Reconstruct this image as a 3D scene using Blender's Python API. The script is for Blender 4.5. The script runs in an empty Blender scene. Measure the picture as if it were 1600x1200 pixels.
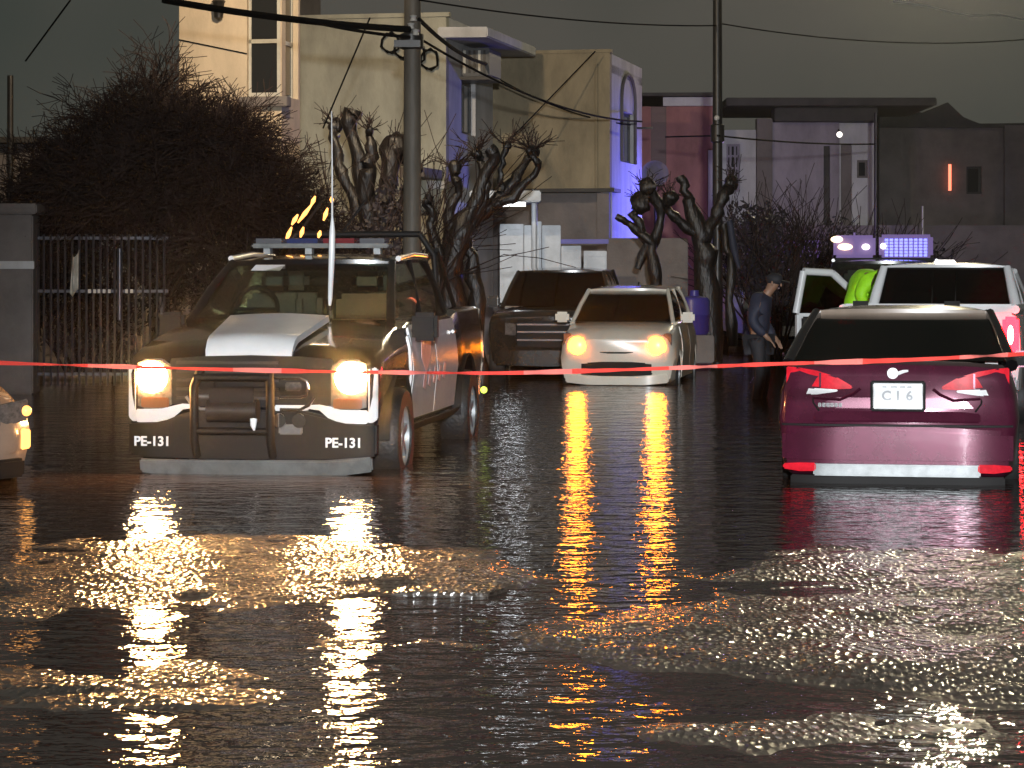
import bpy, bmesh, math, random
from mathutils import Vector, Matrix, noise as mn

R = math.radians
PI = math.pi
rnd = random.Random(7)
S = bpy.context.scene
COL = S.collection

# ------------------------------------------------------------------ camera, world, exposure
F, HZ, H = 4000.0, 420.0, 1.62          # focal length in photo pixels, horizon row, camera height


def PXX(px, d): return (px - 800.0) * d / F
def PZ(py, d): return H + (HZ - py) * d / F
def P(px, py, d): return Vector((PXX(px, d), d, PZ(py, d)))


cam_d = bpy.data.cameras.new('camera')
cam_d.sensor_width = 36.0
cam_d.lens = 36.0 * F / 1600.0
cam_d.shift_y = -(600.0 - HZ) / 1600.0
cam_d.clip_start = 0.1
cam_d.clip_end = 600.0
cam = bpy.data.objects.new('camera', cam_d)
cam.location = (0, 0, H)
cam.rotation_euler = (R(90), 0, 0)
COL.objects.link(cam)
S.camera = cam

S.view_settings.view_transform = 'Standard'
S.view_settings.look = 'None'
S.view_settings.exposure = 0.0
S.view_settings.gamma = 1.0
S.cycles.max_bounces = 6
S.cycles.diffuse_bounces = 2
S.cycles.glossy_bounces = 4
S.cycles.transmission_bounces = 4
S.cycles.transparent_max_bounces = 12
S.cycles.sample_clamp_indirect = 6.0
S.cycles.caustics_reflective = False
S.cycles.caustics_refractive = False

W = bpy.data.worlds.new('World')
S.world = W
W.use_nodes = True
wt = W.node_tree
wt.nodes.clear()
wo = wt.nodes.new('ShaderNodeOutputWorld')
wb = wt.nodes.new('ShaderNodeBackground')
wc = wt.nodes.new('ShaderNodeTexCoord')
wn = wt.nodes.new('ShaderNodeTexNoise')
wn.inputs['Scale'].default_value = 5.0
wn.inputs['Detail'].default_value = 3.0
wr = wt.nodes.new('ShaderNodeValToRGB')
wr.color_ramp.elements[0].position = 0.3
wr.color_ramp.elements[0].color = (0.036, 0.041, 0.035, 1)
wr.color_ramp.elements[1].position = 0.62
wr.color_ramp.elements[1].color = (0.066, 0.062, 0.053, 1)
wt.links.new(wc.outputs['Generated'], wn.inputs['Vector'])
wt.links.new(wn.outputs['Fac'], wr.inputs['Fac'])
wt.links.new(wr.outputs['Color'], wb.inputs['Color'])
wb.inputs['Strength'].default_value = 1.2
wt.links.new(wb.outputs['Background'], wo.inputs['Surface'])


def lamp(kind, name, loc, power, color, radius=0.1, target=None, angle=None, blend=0.3, parent=None):
    l = bpy.data.lights.new(name, kind)
    l.energy = power
    l.color = color
    l.shadow_soft_size = radius
    if kind == 'SPOT':
        l.spot_size = R(angle)
        l.spot_blend = blend
    o = bpy.data.objects.new(name, l)
    COL.objects.link(o)
    o.location = loc
    if target is not None:
        o.rotation_euler = (Vector(target) - Vector(loc)).to_track_quat('-Z', 'Y').to_euler()
    if parent:
        o.parent = parent
    return o


# ------------------------------------------------------------------ materials
def mat(name, col, rough=0.5, metal=0.0, var=0.0, vscale=4.0, bump=0.0, bscale=30.0, coat=0.0, emit=None, estr=0.0,
        spec=0.5, ior=None, col2=None, stretch=None):
    m = bpy.data.materials.new(name)
    m.use_nodes = True
    t = m.node_tree
    b = t.nodes['Principled BSDF']
    b.inputs['Base Color'].default_value = (*col, 1)
    b.inputs['Roughness'].default_value = rough
    b.inputs['Metallic'].default_value = metal
    b.inputs['Specular IOR Level'].default_value = spec
    if ior:
        b.inputs['IOR'].default_value = ior
    if coat:
        b.inputs['Coat Weight'].default_value = coat
        b.inputs['Coat Roughness'].default_value = 0.04
    if emit:
        b.inputs['Emission Color'].default_value = (*emit, 1)
        b.inputs['Emission Strength'].default_value = estr
    if var or bump:
        tc = t.nodes.new('ShaderNodeTexCoord')
        mp = t.nodes.new('ShaderNodeMapping')
        t.links.new(tc.outputs['Object'], mp.inputs['Vector'])
        if stretch:
            mp.inputs['Scale'].default_value = stretch
    if var:
        n = t.nodes.new('ShaderNodeTexNoise')
        n.inputs['Scale'].default_value = vscale
        n.inputs['Detail'].default_value = 6
        n.inputs['Roughness'].default_value = 0.65
        t.links.new(mp.outputs['Vector'], n.inputs['Vector'])
        r = t.nodes.new('ShaderNodeValToRGB')
        c2 = col2 if col2 else tuple(c * (1 - var) for c in col)
        r.color_ramp.elements[0].position = 0.35
        r.color_ramp.elements[0].color = (*c2, 1)
        r.color_ramp.elements[1].position = 0.62
        r.color_ramp.elements[1].color = (*col, 1)
        t.links.new(n.outputs['Fac'], r.inputs['Fac'])
        t.links.new(r.outputs['Color'], b.inputs['Base Color'])
    if bump:
        n2 = t.nodes.new('ShaderNodeTexNoise')
        n2.inputs['Scale'].default_value = bscale
        n2.inputs['Detail'].default_value = 4
        t.links.new(mp.outputs['Vector'], n2.inputs['Vector'])
        bp = t.nodes.new('ShaderNodeBump')
        bp.inputs['Strength'].default_value = bump
        bp.inputs['Distance'].default_value = 0.02
        t.links.new(n2.outputs['Fac'], bp.inputs['Height'])
        t.links.new(bp.outputs['Normal'], b.inputs['Normal'])
    return m


def glass_mat(name, tint, refl=1.0, rough=0.02):
    m = bpy.data.materials.new(name)
    m.use_nodes = True
    t = m.node_tree
    t.nodes.clear()
    o = t.nodes.new('ShaderNodeOutputMaterial')
    tr = t.nodes.new('ShaderNodeBsdfTransparent')
    tr.inputs['Color'].default_value = (*tint, 1)
    g = t.nodes.new('ShaderNodeBsdfGlossy')
    g.inputs['Color'].default_value = (refl, refl, refl, 1)
    g.inputs['Roughness'].default_value = rough
    lw = t.nodes.new('ShaderNodeLayerWeight')
    pw = t.nodes.new('ShaderNodeMath')
    pw.operation = 'POWER'
    pw.inputs[1].default_value = 5.0
    f = t.nodes.new('ShaderNodeMath')
    f.operation = 'MULTIPLY_ADD'
    f.inputs[1].default_value = 0.9
    f.inputs[2].default_value = 0.04
    t.links.new(lw.outputs['Facing'], pw.inputs[0])
    t.links.new(pw.outputs[0], f.inputs[0])
    x = t.nodes.new('ShaderNodeMixShader')
    t.links.new(f.outputs[0], x.inputs['Fac'])
    t.links.new(tr.outputs[0], x.inputs[1])
    t.links.new(g.outputs[0], x.inputs[2])
    t.links.new(x.outputs[0], o.inputs['Surface'])
    return m


def emis(name, col, s):
    return mat(name, tuple(min(0.8, c) for c in col), 0.3, emit=col, estr=s)


M = {}
M['black'] = mat('black_paint', (0.006, 0.0055, 0.007), 0.16, coat=0.8, var=0.3, vscale=9)
M['police_white'] = mat('white_paint', (0.72, 0.73, 0.74), 0.25, coat=0.6, var=0.12, vscale=3)
M['burgundy'] = mat('burgundy_paint', (0.095, 0.012, 0.036), 0.26, metal=0.35, coat=0.9, var=0.25, vscale=5)
M['hatch_white'] = mat('cream_paint', (0.8, 0.73, 0.61), 0.25, coat=0.6, var=0.1, vscale=3)
M['beige_paint_and_roof_light'] = mat('beige_paint_and_roof_light', (0.26, 0.2, 0.155), 0.25, coat=0.6, var=0.2, vscale=4)  # left car's own beige, reused as painted light on the sedan roof
M['suv'] = mat('dark_brown_paint', (0.035, 0.026, 0.02), 0.2, coat=0.7, var=0.3, vscale=4)
M['plastic'] = mat('black_plastic', (0.009, 0.0085, 0.0085), 0.6, spec=0.2)
M['rubber'] = mat('tyre_rubber', (0.012, 0.012, 0.012), 0.55, bump=0.3, bscale=40)
M['chrome'] = mat('chrome', (0.75, 0.76, 0.78), 0.12, metal=1.0)
M['silver'] = mat('silver_trim', (0.27, 0.285, 0.29), 0.45, metal=0.4, var=0.3, vscale=8)
M['skid'] = mat('grey_plastic', (0.16, 0.165, 0.16), 0.35, var=0.4, vscale=6)
M['dark_int'] = mat('interior_fabric', (0.03, 0.03, 0.028), 0.8, var=0.3, vscale=10)
M['grey_int'] = mat('interior_grey', (0.09, 0.092, 0.085), 0.7, var=0.3, vscale=8)
M['glass'] = glass_mat('car_glass', (0.72, 0.78, 0.72))
M['glass_dark'] = glass_mat('tinted_glass', (0.12, 0.12, 0.12))
M['pane'] = mat('window_pane', (0.02, 0.021, 0.022), 0.06, spec=0.6)
M['head_on'] = emis('headlight_glow', (1.0, 0.46, 0.14), 620.0)
M['hatch_on'] = emis('yellow_headlight_glow', (1.0, 0.22, 0.004), 95.0)
M['lens'] = mat('clear_lens', (0.13, 0.12, 0.115), 0.12, var=0.5, vscale=25)
M['amber_lens'] = mat('amber_lens', (0.2, 0.07, 0.03), 0.15)
M['amber_on'] = emis('amber_glow', (1.0, 0.42, 0.1), 2.6)
M['red_lens'] = mat('red_lens', (0.5, 0.012, 0.025), 0.3, spec=0.08, var=0.45, vscale=18, emit=(1, 0.02, 0.04), estr=0.3)  # faint emission stands in for light returned by unlit lenses
M['red_on'] = emis('brake_light_glow', (1.0, 0.0, 0.002), 60.0)
M['red_core'] = emis('brake_bulb_glow', (1.0, 0.25, 0.2), 22.0)
M['plate'] = mat('plate_white', (0.85, 0.86, 0.86), 0.4)
M['plate_ink'] = mat('plate_ink', (0.42, 0.43, 0.46), 0.5)
M['decal'] = mat('reflective_white', (0.85, 0.86, 0.86), 0.35, emit=(1, 1, 1), estr=0.0)
M['decal_pink'] = mat('pink_decal', (0.75, 0.5, 0.5), 0.35, var=0.3, vscale=10)
M['tape'] = mat('red_tape', (0.8, 0.07, 0.055), 0.25, var=0.0)
M['tape2'] = mat('pale_tape', (0.85, 0.2, 0.17), 0.3)
M['blue_lens'] = mat('blue_lens', (0.03, 0.06, 0.3), 0.15)
M['blue_on'] = emis('blue_glow', (0.07, 0.08, 1.0), 1.3)
M['lilac_lens'] = mat('lilac_lens', (0.26, 0.19, 0.34), 0.65, spec=0.15, emit=(0.3, 0.17, 0.75), estr=0.16)
M['white_on'] = emis('white_glow', (1.0, 0.93, 0.85), 2.5)
M['limejacket'] = mat('hi_vis_lime', (0.42, 0.95, 0.02), 0.6, var=0.25, vscale=9, bump=0.3, bscale=14, emit=(0.35, 1, 0.0), estr=0.04)  # faint emission brightens the cloth, though it is no lamp
M['navy'] = mat('navy_cloth', (0.022, 0.026, 0.05), 0.7, var=0.35, vscale=9)
M['darkcloth'] = mat('dark_cloth', (0.02, 0.02, 0.025), 0.75, var=0.3, vscale=9)
M['skin'] = mat('skin', (0.3, 0.17, 0.11), 0.5)
M['hair'] = mat('hair', (0.015, 0.012, 0.01), 0.4)
M['bark'] = mat('wet_bark', (0.012, 0.009, 0.008), 0.42, var=0.5, vscale=12, bump=1.0, bscale=26, stretch=(1, 1, 0.3))
M['twig'] = mat('twigs', (0.034, 0.021, 0.018), 0.75, spec=0.2, var=0.4, vscale=5)
M['leaf'] = mat('dry_leaf', (0.03, 0.021, 0.017), 0.8, spec=0.15, var=0.5, vscale=6)
M['shrub'] = mat('shrub_leaf', (0.05, 0.042, 0.05), 0.5, var=0.5, vscale=6)
M['concrete'] = mat('pole_concrete', (0.13, 0.11, 0.085), 0.6, var=0.4, vscale=5, bump=0.2, bscale=30, stretch=(1, 1, 0.2))
M['steel'] = mat('dark_steel', (0.03, 0.027, 0.025), 0.4, metal=0.3, var=0.3, vscale=8)
M['wire'] = mat('black_cable', (0.008, 0.008, 0.008), 0.9, spec=0.05)
M['porcelain'] = mat('insulator', (0.5, 0.48, 0.45), 0.25)
M['warm_wall'] = mat('cream_stucco', (0.62, 0.5, 0.36), 0.8, var=.25, vscale=1.6, stretch=(1, 1, .4), bump=0.25, bscale=35)
M['olive_wall'] = mat('olive_stucco', (0.40, 0.38, 0.30), 0.8, var=.38, vscale=1.6, stretch=(1, 1, .4), bump=0.25, bscale=30)
M['brown_wall'] = mat('brown_stucco', (0.30, 0.245, 0.155), 0.8, var=.42, vscale=1.6, stretch=(1, 1, .4), bump=0.3, bscale=30)
M['pale_wall'] = mat('pale_stucco', (0.55, 0.54, 0.54), 0.75, var=.3, vscale=1.6, stretch=(1, 1, .4), bump=0.2, bscale=30)
M['pink_wall'] = mat('pink_stucco', (0.36, 0.16, 0.145), 0.8, var=.4, vscale=1.6, stretch=(1, 1, .4), bump=0.2, bscale=30)
M['violet_lit_wall'] = mat('violet_lit_stucco', (0.33, 0.29, 0.33), 0.8, var=.4, vscale=1.6, stretch=(1, 1, .4), bump=0.2, bscale=30)  # violet light tint put into the wall colour
M['dim_wall'] = mat('grey_brown_stucco', (0.19, 0.165, 0.155), 0.85, var=0.35, vscale=1.2, bump=0.3, bscale=25)
M['roof'] = mat('dark_roof', (0.05, 0.045, 0.04), 0.7, var=0.4, vscale=3)
M['shutter'] = mat('dark_red_shutter', (0.08, 0.02, 0.02), 0.5)
M['frame'] = mat('window_frame', (0.5, 0.48, 0.42), 0.45, var=0.2, vscale=5)
M['gate'] = mat('white_gate_paint', (0.46, 0.49, 0.53), 0.4, var=0.3, vscale=2.5, bump=0.1, bscale=12)
M['gate_blue'] = mat('blue_awning', (0.08, 0.07, 0.35), 0.5)
M['iron'] = mat('fence_iron', (0.05, 0.05, 0.06), 0.35, metal=0.5)
M['ac'] = mat('grey_sheet_metal', (0.07, 0.07, 0.07), 0.5, metal=0.2)
M['cloth'] = mat('pale_cloth', (0.6, 0.56, 0.48), 0.8, var=0.3, vscale=8)
M['barrel'] = mat('blue_barrel', (0.045, 0.035, 0.22), 0.35)
M['green_on'] = emis('lime_reflector', (0.7, 1.0, 0.1), 2.0)  # the reflector's bright return is put in as emission
M['smoke_lens'] = mat('smoke_lens', (0.1, 0.1, 0.11), 0.15)
M['blue_dim'] = mat('unlit_blue_lens', (0.02, 0.03, 0.1), 0.2)
M['red_dim'] = mat('unlit_red_lens', (0.14, 0.015, 0.02), 0.2)
M['seat'] = mat('tan_headrest', (0.22, 0.13, 0.08), 0.7, var=0.3, vscale=6)


def road_mat():
    m = mat('wet_asphalt', (0.055, 0.043, 0.034), 0.3, var=0.5, vscale=2.2)
    t = m.node_tree
    b = t.nodes['Principled BSDF']
    b.inputs['Specular IOR Level'].default_value = 0.28
    b.inputs['Coat Weight'].default_value = 0.75
    b.inputs['Coat Roughness'].default_value = 0.09
    tc = t.nodes.new('ShaderNodeTexCoord')
    v = t.nodes.new('ShaderNodeTexVoronoi')
    v.inputs['Scale'].default_value = 30
    n = t.nodes.new('ShaderNodeTexNoise')
    n.inputs['Scale'].default_value = 11
    n.inputs['Detail'].default_value = 5
    a = t.nodes.new('ShaderNodeMath')
    a.operation = 'ADD'
    bp = t.nodes.new('ShaderNodeBump')
    bp.inputs['Strength'].default_value = 1.0
    bp.inputs['Distance'].default_value = 0.035
    mp = t.nodes.new('ShaderNodeMapping')
    mp.inputs['Scale'].default_value = (1.0, 0.45, 1.0)
    t.links.new(tc.outputs['Object'], mp.inputs['Vector'])
    t.links.new(mp.outputs['Vector'], v.inputs['Vector'])
    t.links.new(mp.outputs['Vector'], n.inputs['Vector'])
    t.links.new(v.outputs['Distance'], a.inputs[0])
    t.links.new(n.outputs['Fac'], a.inputs[1])
    t.links.new(a.outputs[0], bp.inputs['Height'])
    t.links.new(bp.outputs['Normal'], b.inputs['Normal'])
    ge = t.nodes.new('ShaderNodeNewGeometry')
    sx_ = t.nodes.new('ShaderNodeSeparateXYZ')
    t.links.new(ge.outputs['Position'], sx_.inputs[0])
    zr_ = t.nodes.new('ShaderNodeMapRange')
    zr_.inputs['From Min'].default_value = 0.0
    zr_.inputs['From Max'].default_value = 0.018
    zr_.inputs['To Min'].default_value = 0.12
    zr_.inputs['To Max'].default_value = 1.0
    t.links.new(sx_.outputs['Z'], zr_.inputs['Value'])
    t.links.new(zr_.outputs[0], bp.inputs['Strength'])
    b2 = t.nodes.new('ShaderNodeBump')
    b2.inputs['Strength'].default_value = 0.4
    b2.inputs['Distance'].default_value = 0.025
    t.links.new(a.outputs[0], b2.inputs['Height'])
    t.links.new(b2.outputs['Normal'], b.inputs['Coat Normal'])
    n2 = t.nodes.new('ShaderNodeTexNoise')
    n2.inputs['Scale'].default_value = 3.0
    n2.inputs['Detail'].default_value = 4
    mr = t.nodes.new('ShaderNodeMapRange')
    mr.inputs['From Min'].default_value = 0.35
    mr.inputs['From Max'].default_value = 0.65
    mr.inputs['To Min'].default_value = 0.32
    mr.inputs['To Max'].default_value = 0.5
    t.links.new(tc.outputs['Object'], n2.inputs['Vector'])
    t.links.new(n2.outputs['Fac'], mr.inputs['Value'])
    t.links.new(mr.outputs[0], b.inputs['Roughness'])
    return m


def water_mat():
    m = bpy.data.materials.new('muddy_water')
    m.use_nodes = True
    t = m.node_tree
    b = t.nodes['Principled BSDF']
    b.inputs['Base Color'].default_value = (0.026, 0.018, 0.015, 1)
    b.inputs['Roughness'].default_value = 0.05
    b.inputs['IOR'].default_value = 1.33
    tc = t.nodes.new('ShaderNodeTexCoord')
    hs = []
    for sc, st, w in ((1.6, (1.0, 1.6, 1), .75), (6.0, (1.0, 1.3, 1), 0.52), (20.0, (1, 1.1, 1), 0.11)):
        mp = t.nodes.new('ShaderNodeMapping')
        mp.inputs['Scale'].default_value = st
        n = t.nodes.new('ShaderNodeTexNoise')
        n.inputs['Scale'].default_value = sc
        n.inputs['Detail'].default_value = 2
        k = t.nodes.new('ShaderNodeMath')
        k.operation = 'MULTIPLY'
        k.inputs[1].default_value = w
        t.links.new(tc.outputs['Object'], mp.inputs['Vector'])
        t.links.new(mp.outputs['Vector'], n.inputs['Vector'])
        t.links.new(n.outputs['Fac'], k.inputs[0])
        hs.append(k)
    a = t.nodes.new('ShaderNodeMath')
    a2 = t.nodes.new('ShaderNodeMath')
    t.links.new(hs[0].outputs[0], a.inputs[0])
    t.links.new(hs[1].outputs[0], a.inputs[1])
    t.links.new(a.outputs[0], a2.inputs[0])
    t.links.new(hs[2].outputs[0], a2.inputs[1])
    bp = t.nodes.new('ShaderNodeBump')
    bp.inputs['Strength'].default_value = 1.0
    bp.inputs['Distance'].default_value = 0.028
    t.links.new(a2.outputs[0], bp.inputs['Height'])
    t.links.new(bp.outputs['Normal'], b.inputs['Normal'])
    return m


M['road'] = road_mat()
M['water'] = water_mat()


# ------------------------------------------------------------------ mesh helpers
class MB:
    def __init__(self):
        self.v, self.f = [], []

    def add(self, vs, fs):
        o = len(self.v)
        self.v += [tuple(x) for x in vs]
        self.f += [tuple(i + o for i in q) for q in fs]
        return self

    def box(self, c, s, rz=0.0, mtx=None):
        x, y, z = s[0] / 2, s[1] / 2, s[2] / 2
        vs = [Vector((a, b, d)) for d in (-z, z) for a, b in ((-x, -y), (x, -y), (x, y), (-x, y))]
        if mtx is not None:
            vs = [mtx @ q for q in vs]
        elif rz:
            k = Matrix.Rotation(rz, 3, 'Z')
            vs = [k @ q for q in vs]
        vs = [q + Vector(c) for q in vs]
        return self.add(vs, [(3, 2, 1, 0), (4, 5, 6, 7), (0, 1, 5, 4), (1, 2, 6, 5), (2, 3, 7, 6), (3, 0, 4, 7)])

    def bx(self, x0, x1, y0, y1, z0, z1):
        return self.box(((x0 + x1) / 2, (y0 + y1) / 2, (z0 + z1) / 2), (x1 - x0, y1 - y0, z1 - z0))

    def loft(self, rings, caps=True, closed=True):
        n = len(rings[0])
        vs = [p for r in rings for p in r]
        fs = []
        for i in range(len(rings) - 1):
            for j in range(n if closed else n - 1):
                k = (j + 1) % n
                fs.append((i * n + j, i * n + k, (i + 1) * n + k, (i + 1) * n + j))
        if caps and closed:
            fs.append(tuple(range(n - 1, -1, -1)))
            fs.append(tuple((len(rings) - 1) * n + j for j in range(n)))
        return self.add(vs, fs)

    def tube(self, pts, r, n=8, caps=True):
        pts = [Vector(p) for p in pts]
        rs = r if isinstance(r, (list, tuple)) else [r] * len(pts)
        rings = []
        up = None
        for i, p in enumerate(pts):
            t = (pts[min(i + 1, len(pts) - 1)] - pts[max(i - 1, 0)])
            if t.length < 1e-9:
                t = Vector((0, 0, 1))
            t.normalize()
            if up is None:
                up = Vector((0, 0, 1)) if abs(t.z) < 0.9 else Vector((1, 0, 0))
            a = t.cross(up)
            if a.length < 1e-6:
                a = t.orthogonal()
            a.normalize()
            b = a.cross(t).normalized()
            up = b
            rings.append([p + (a * math.cos(2 * PI * k / n) + b * math.sin(2 * PI * k / n)) * rs[i] for k in range(n)])
        return self.loft(rings, caps)

    def sphere(self, c, r, nu=10, nv=7, mtx=None):
        r = r if isinstance(r, (list, tuple)) else (r, r, r)
        vs = []
        for i in range(1, nv):
            th = PI * i / nv
            for j in range(nu):
                ph = 2 * PI * j / nu
                q = Vector((r[0] * math.sin(th) * math.cos(ph), r[1] * math.sin(th) * math.sin(ph), r[2] * math.cos(th)))
                if mtx is not None:
                    q = mtx @ q
                vs.append(q + Vector(c))
        t = Vector((0, 0, r[2]))
        bt = Vector((0, 0, -r[2]))
        if mtx is not None:
            t, bt = mtx @ t, mtx @ bt
        vs += [t + Vector(c), bt + Vector(c)]
        fs = []
        for i in range(nv - 2):
            for j in range(nu):
                k = (j + 1) % nu
                fs.append((i * nu + j, (i + 1) * nu + j, (i + 1) * nu + k, i * nu + k))
        a = (nv - 1) * nu
        for j in range(nu):
            k = (j + 1) % nu
            fs.append((a, j, k))
            fs.append((a + 1, (nv - 2) * nu + k, (nv - 2) * nu + j))
        return self.add(vs, fs)

    def patch(self, fn, nu, nv, th=None):
        """grid of fn(u,v); th = Vector or callable(u,v) gives a back sheet so that the patch is closed"""
        g = [[Vector(fn(i / nu, j / nv)) for i in range(nu + 1)] for j in range(nv + 1)]
        w = nu + 1
        vs = [p for r in g for p in r]
        fs = [(j * w + i, j * w + i + 1, (j + 1) * w + i + 1, (j + 1) * w + i) for j in range(nv) for i in range(nu)]
        if th is None:
            return self.add(vs, fs)
        n0 = len(vs)
        for j in range(nv + 1):
            for i in range(nu + 1):
                o = th(i / nu, j / nv) if callable(th) else th
                vs.append(g[j][i] + Vector(o))
        fs += [tuple(n0 + k for k in reversed(q)) for q in fs[:]]
        rim = [i for i in range(w)] + [j * w + nu for j in range(1, nv + 1)] + \
              [nv * w + i for i in range(nu - 1, -1, -1)] + [j * w for j in range(nv - 1, 0, -1)]
        for k in range(len(rim)):
            a, b = rim[k], rim[(k + 1) % len(rim)]
            fs.append((b, a, n0 + a, n0 + b))
        return self.add(vs, fs)

    def prism(self, poly, o, ux, uy, th):
        """polygon (a,b) in the plane o + a*ux + b*uy, extruded by the vector th"""
        o, ux, uy, th = Vector(o), Vector(ux), Vector(uy), Vector(th)
        n = len(poly)
        vs = [o + ux * a + uy * b for a, b in poly]
        vs += [q + th for q in vs]
        fs = [tuple(range(n)), tuple(range(2 * n - 1, n - 1, -1))]
        fs += [((i + 1) % n, i, n + i, n + (i + 1) % n) for i in range(n)]
        return self.add(vs, fs)

    def strip(self, rows, yf, sg, off, th):
        """band over a car's front or rear: rows (x, z low, z high) laid on y = yf(x,z)"""
        vs = []
        fine = []
        for p, q in zip(rows[:-1], rows[1:]):
            k = max(1, min(8, int(abs(q[0] - p[0]) / .05)))
            fine += [tuple(p[i] + (q[i] - p[i]) * j / k for i in range(3)) for j in range(k)]
        rows = fine + [rows[-1]]
        for x, a, b in rows:
            ya, yb = yf(x, a) + sg * off, yf(x, b) + sg * off
            vs += [(x, ya, a), (x, yb, b), (x, ya - sg * th, a), (x, yb - sg * th, b)]
        fs = [(0, 1, 3, 2), tuple(4 * (len(rows) - 1) + k for k in (1, 0, 2, 3))]
        for i in range(len(rows) - 1):
            p, q = 4 * i, 4 * i + 4
            fs += [(p, q, q + 1, p + 1), (p + 2, p + 3, q + 3, q + 2), (p + 1, q + 1, q + 3, p + 3), (p, p + 2, q + 2, q)]
        return self.add(vs, fs)

    def lathe(self, c, prof, axis='Z', n=24, sq=None):
        rings = []
        for r, h in prof:
            ring = []
            for k in range(n):
                a = 2 * PI * k / n
                x, y = r * math.cos(a), r * math.sin(a)
                q = (x, y, h) if axis == 'Z' else ((h, x, y) if axis == 'X' else (x, h, y))
                ring.append(Vector(q) + Vector(c))
            rings.append(ring)
        return self.loft(rings)

    def mesh(self, name, smooth=0, bevel=0.0):
        me = bpy.data.meshes.new(name)
        bm = bmesh.new()
        vs = [bm.verts.new(p) for p in self.v]
        for q in self.f:
            try:
                bm.faces.new([vs[i] for i in q])
            except ValueError:
                pass
        bmesh.ops.recalc_face_normals(bm, faces=bm.faces)
        if bevel and not smooth:
            smooth = 38
        if bevel:
            es = [e for e in bm.edges if len(e.link_faces) == 2 and e.calc_face_angle(0) > R(35)]
            bmesh.ops.bevel(bm, geom=es, offset=bevel, segments=2, affect='EDGES', clamp_overlap=True)
        bm.to_mesh(me)
        bm.free()
        if smooth:
            for p in me.polygons:
                p.use_smooth = True
            me.set_sharp_from_angle(angle=R(smooth))
        return me

    def build(self, name, m, parent=None, smooth=0, bevel=0.0):
        me = self.mesh(name, smooth, bevel)
        me.materials.append(M[m] if isinstance(m, str) else m)
        return obj(name, me, parent)


def obj(name, me, parent=None):
    o = bpy.data.objects.new(name, me)
    COL.objects.link(o)
    if parent:
        o.parent = parent
    return o


def tag(o, label=None, cat=None, group=None, kind=None):
    if label: o['label'] = label
    if cat: o['category'] = cat
    if group: o['group'] = group
    if kind: o['kind'] = kind
    return o


def thing(name, label, cat, loc=(0, 0, 0), rz=0.0, group=None):
    o = bpy.data.objects.new(name, None)
    COL.objects.link(o)
    o.location = loc
    o.rotation_euler = (0, 0, rz)
    return tag(o, label, cat, group)


def copy_tree(o, parent=None, skip=()):
    c = o.copy()
    COL.objects.link(c)
    c.parent = parent
    for ch in [x for x in bpy.data.objects if x.parent == o]:
        if ch.type == 'LIGHT' or any(ch.name.split('.')[0] == s for s in skip):
            continue
        copy_tree(ch, c, skip)
    return c


def text_mesh(name, s, size, m, parent, loc, rot, depth=0.004, align='CENTER'):
    cu = bpy.data.curves.new(name, 'FONT')
    cu.body = s
    cu.size = size
    cu.extrude = depth
    cu.align_x = align
    cu.align_y = 'CENTER'
    cu.offset = size * 0.025
    o = bpy.data.objects.new(name, cu)
    COL.objects.link(o)
    dg = bpy.context.evaluated_depsgraph_get()
    me = bpy.data.meshes.new_from_object(o.evaluated_get(dg))
    bpy.data.objects.remove(o)
    me.materials.clear()
    me.materials.append(M[m])
    r = obj(name, me, parent)
    r.location = loc
    r.rotation_euler = rot
    return r


# ------------------------------------------------------------------ setting: road, water, kerb
BUMPS = [  # patches of road that stand out of the flood: x, y, half width, half length, height
    (-1.55, 14.3, 1.55, 1.35, .028), (-2.3, 12.6, 1.2, .8, .022), (-1.7, 10.0, .8, .75, .024), (1.5, 11.1, 1.25, 1.15, .036),
    (2.4, 13.4, 1.3, 1.3, .032), (2.5, 10.2, 1.1, .8, .028), (1.2, 9.0, .8, .35, .02), (-.35, 13.3, .6, .5, .03), (0.45, 16.9, .9, .35, .03),
    (-.55, 10.9, .45, .35, .012), (1.75, 21.3, .6, .8, .115), (-3.9, 20.5, 1.3, 1.8, .1)]


def road_z(x, y):
    t = min(1.0, max(0.0, (y - 15.2) / 3.2))
    z = -0.024 - 0.12 * t * t * (3 - 2 * t)
    for bx_, by_, rx, ry, h in BUMPS:
        q = ((x - bx_) / rx) ** 2 + ((y - by_) / ry) ** 2
        if q < 4:
            z += h * 1.45 * math.exp(-q * q * 0.6)
    n = mn.fractal(Vector((x * 0.9, y * 0.9, 3.1)), 1.0, 2.0, 4)
    n2 = mn.noise(Vector((x * 4.5, y * 4.5, 9.0)))
    n3 = mn.noise(Vector((x * 2.2 + 40, y * 1.3, 4.0)))
    z += 0.02 * n + 0.008 * n2 + 0.012 * n3 + 0.006 * mn.noise(Vector((x * 10, y * 5, 2.0)))
    v = mn.voronoi(Vector((x * 0.55, y * 0.55, 0.3)))[0]
    z += 0.05 * max(0.0, 0.09 - (v[1] - v[0])) * -2
    if y > 40:
        z = min(z, -0.12)
    return z


def axis_steps(a, b, c, d, fine, coarse):
    out, q = [], a
    while q < d:
        out.append(q)
        q += fine if b <= q < c else coarse
    out.append(d)
    return out


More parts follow.
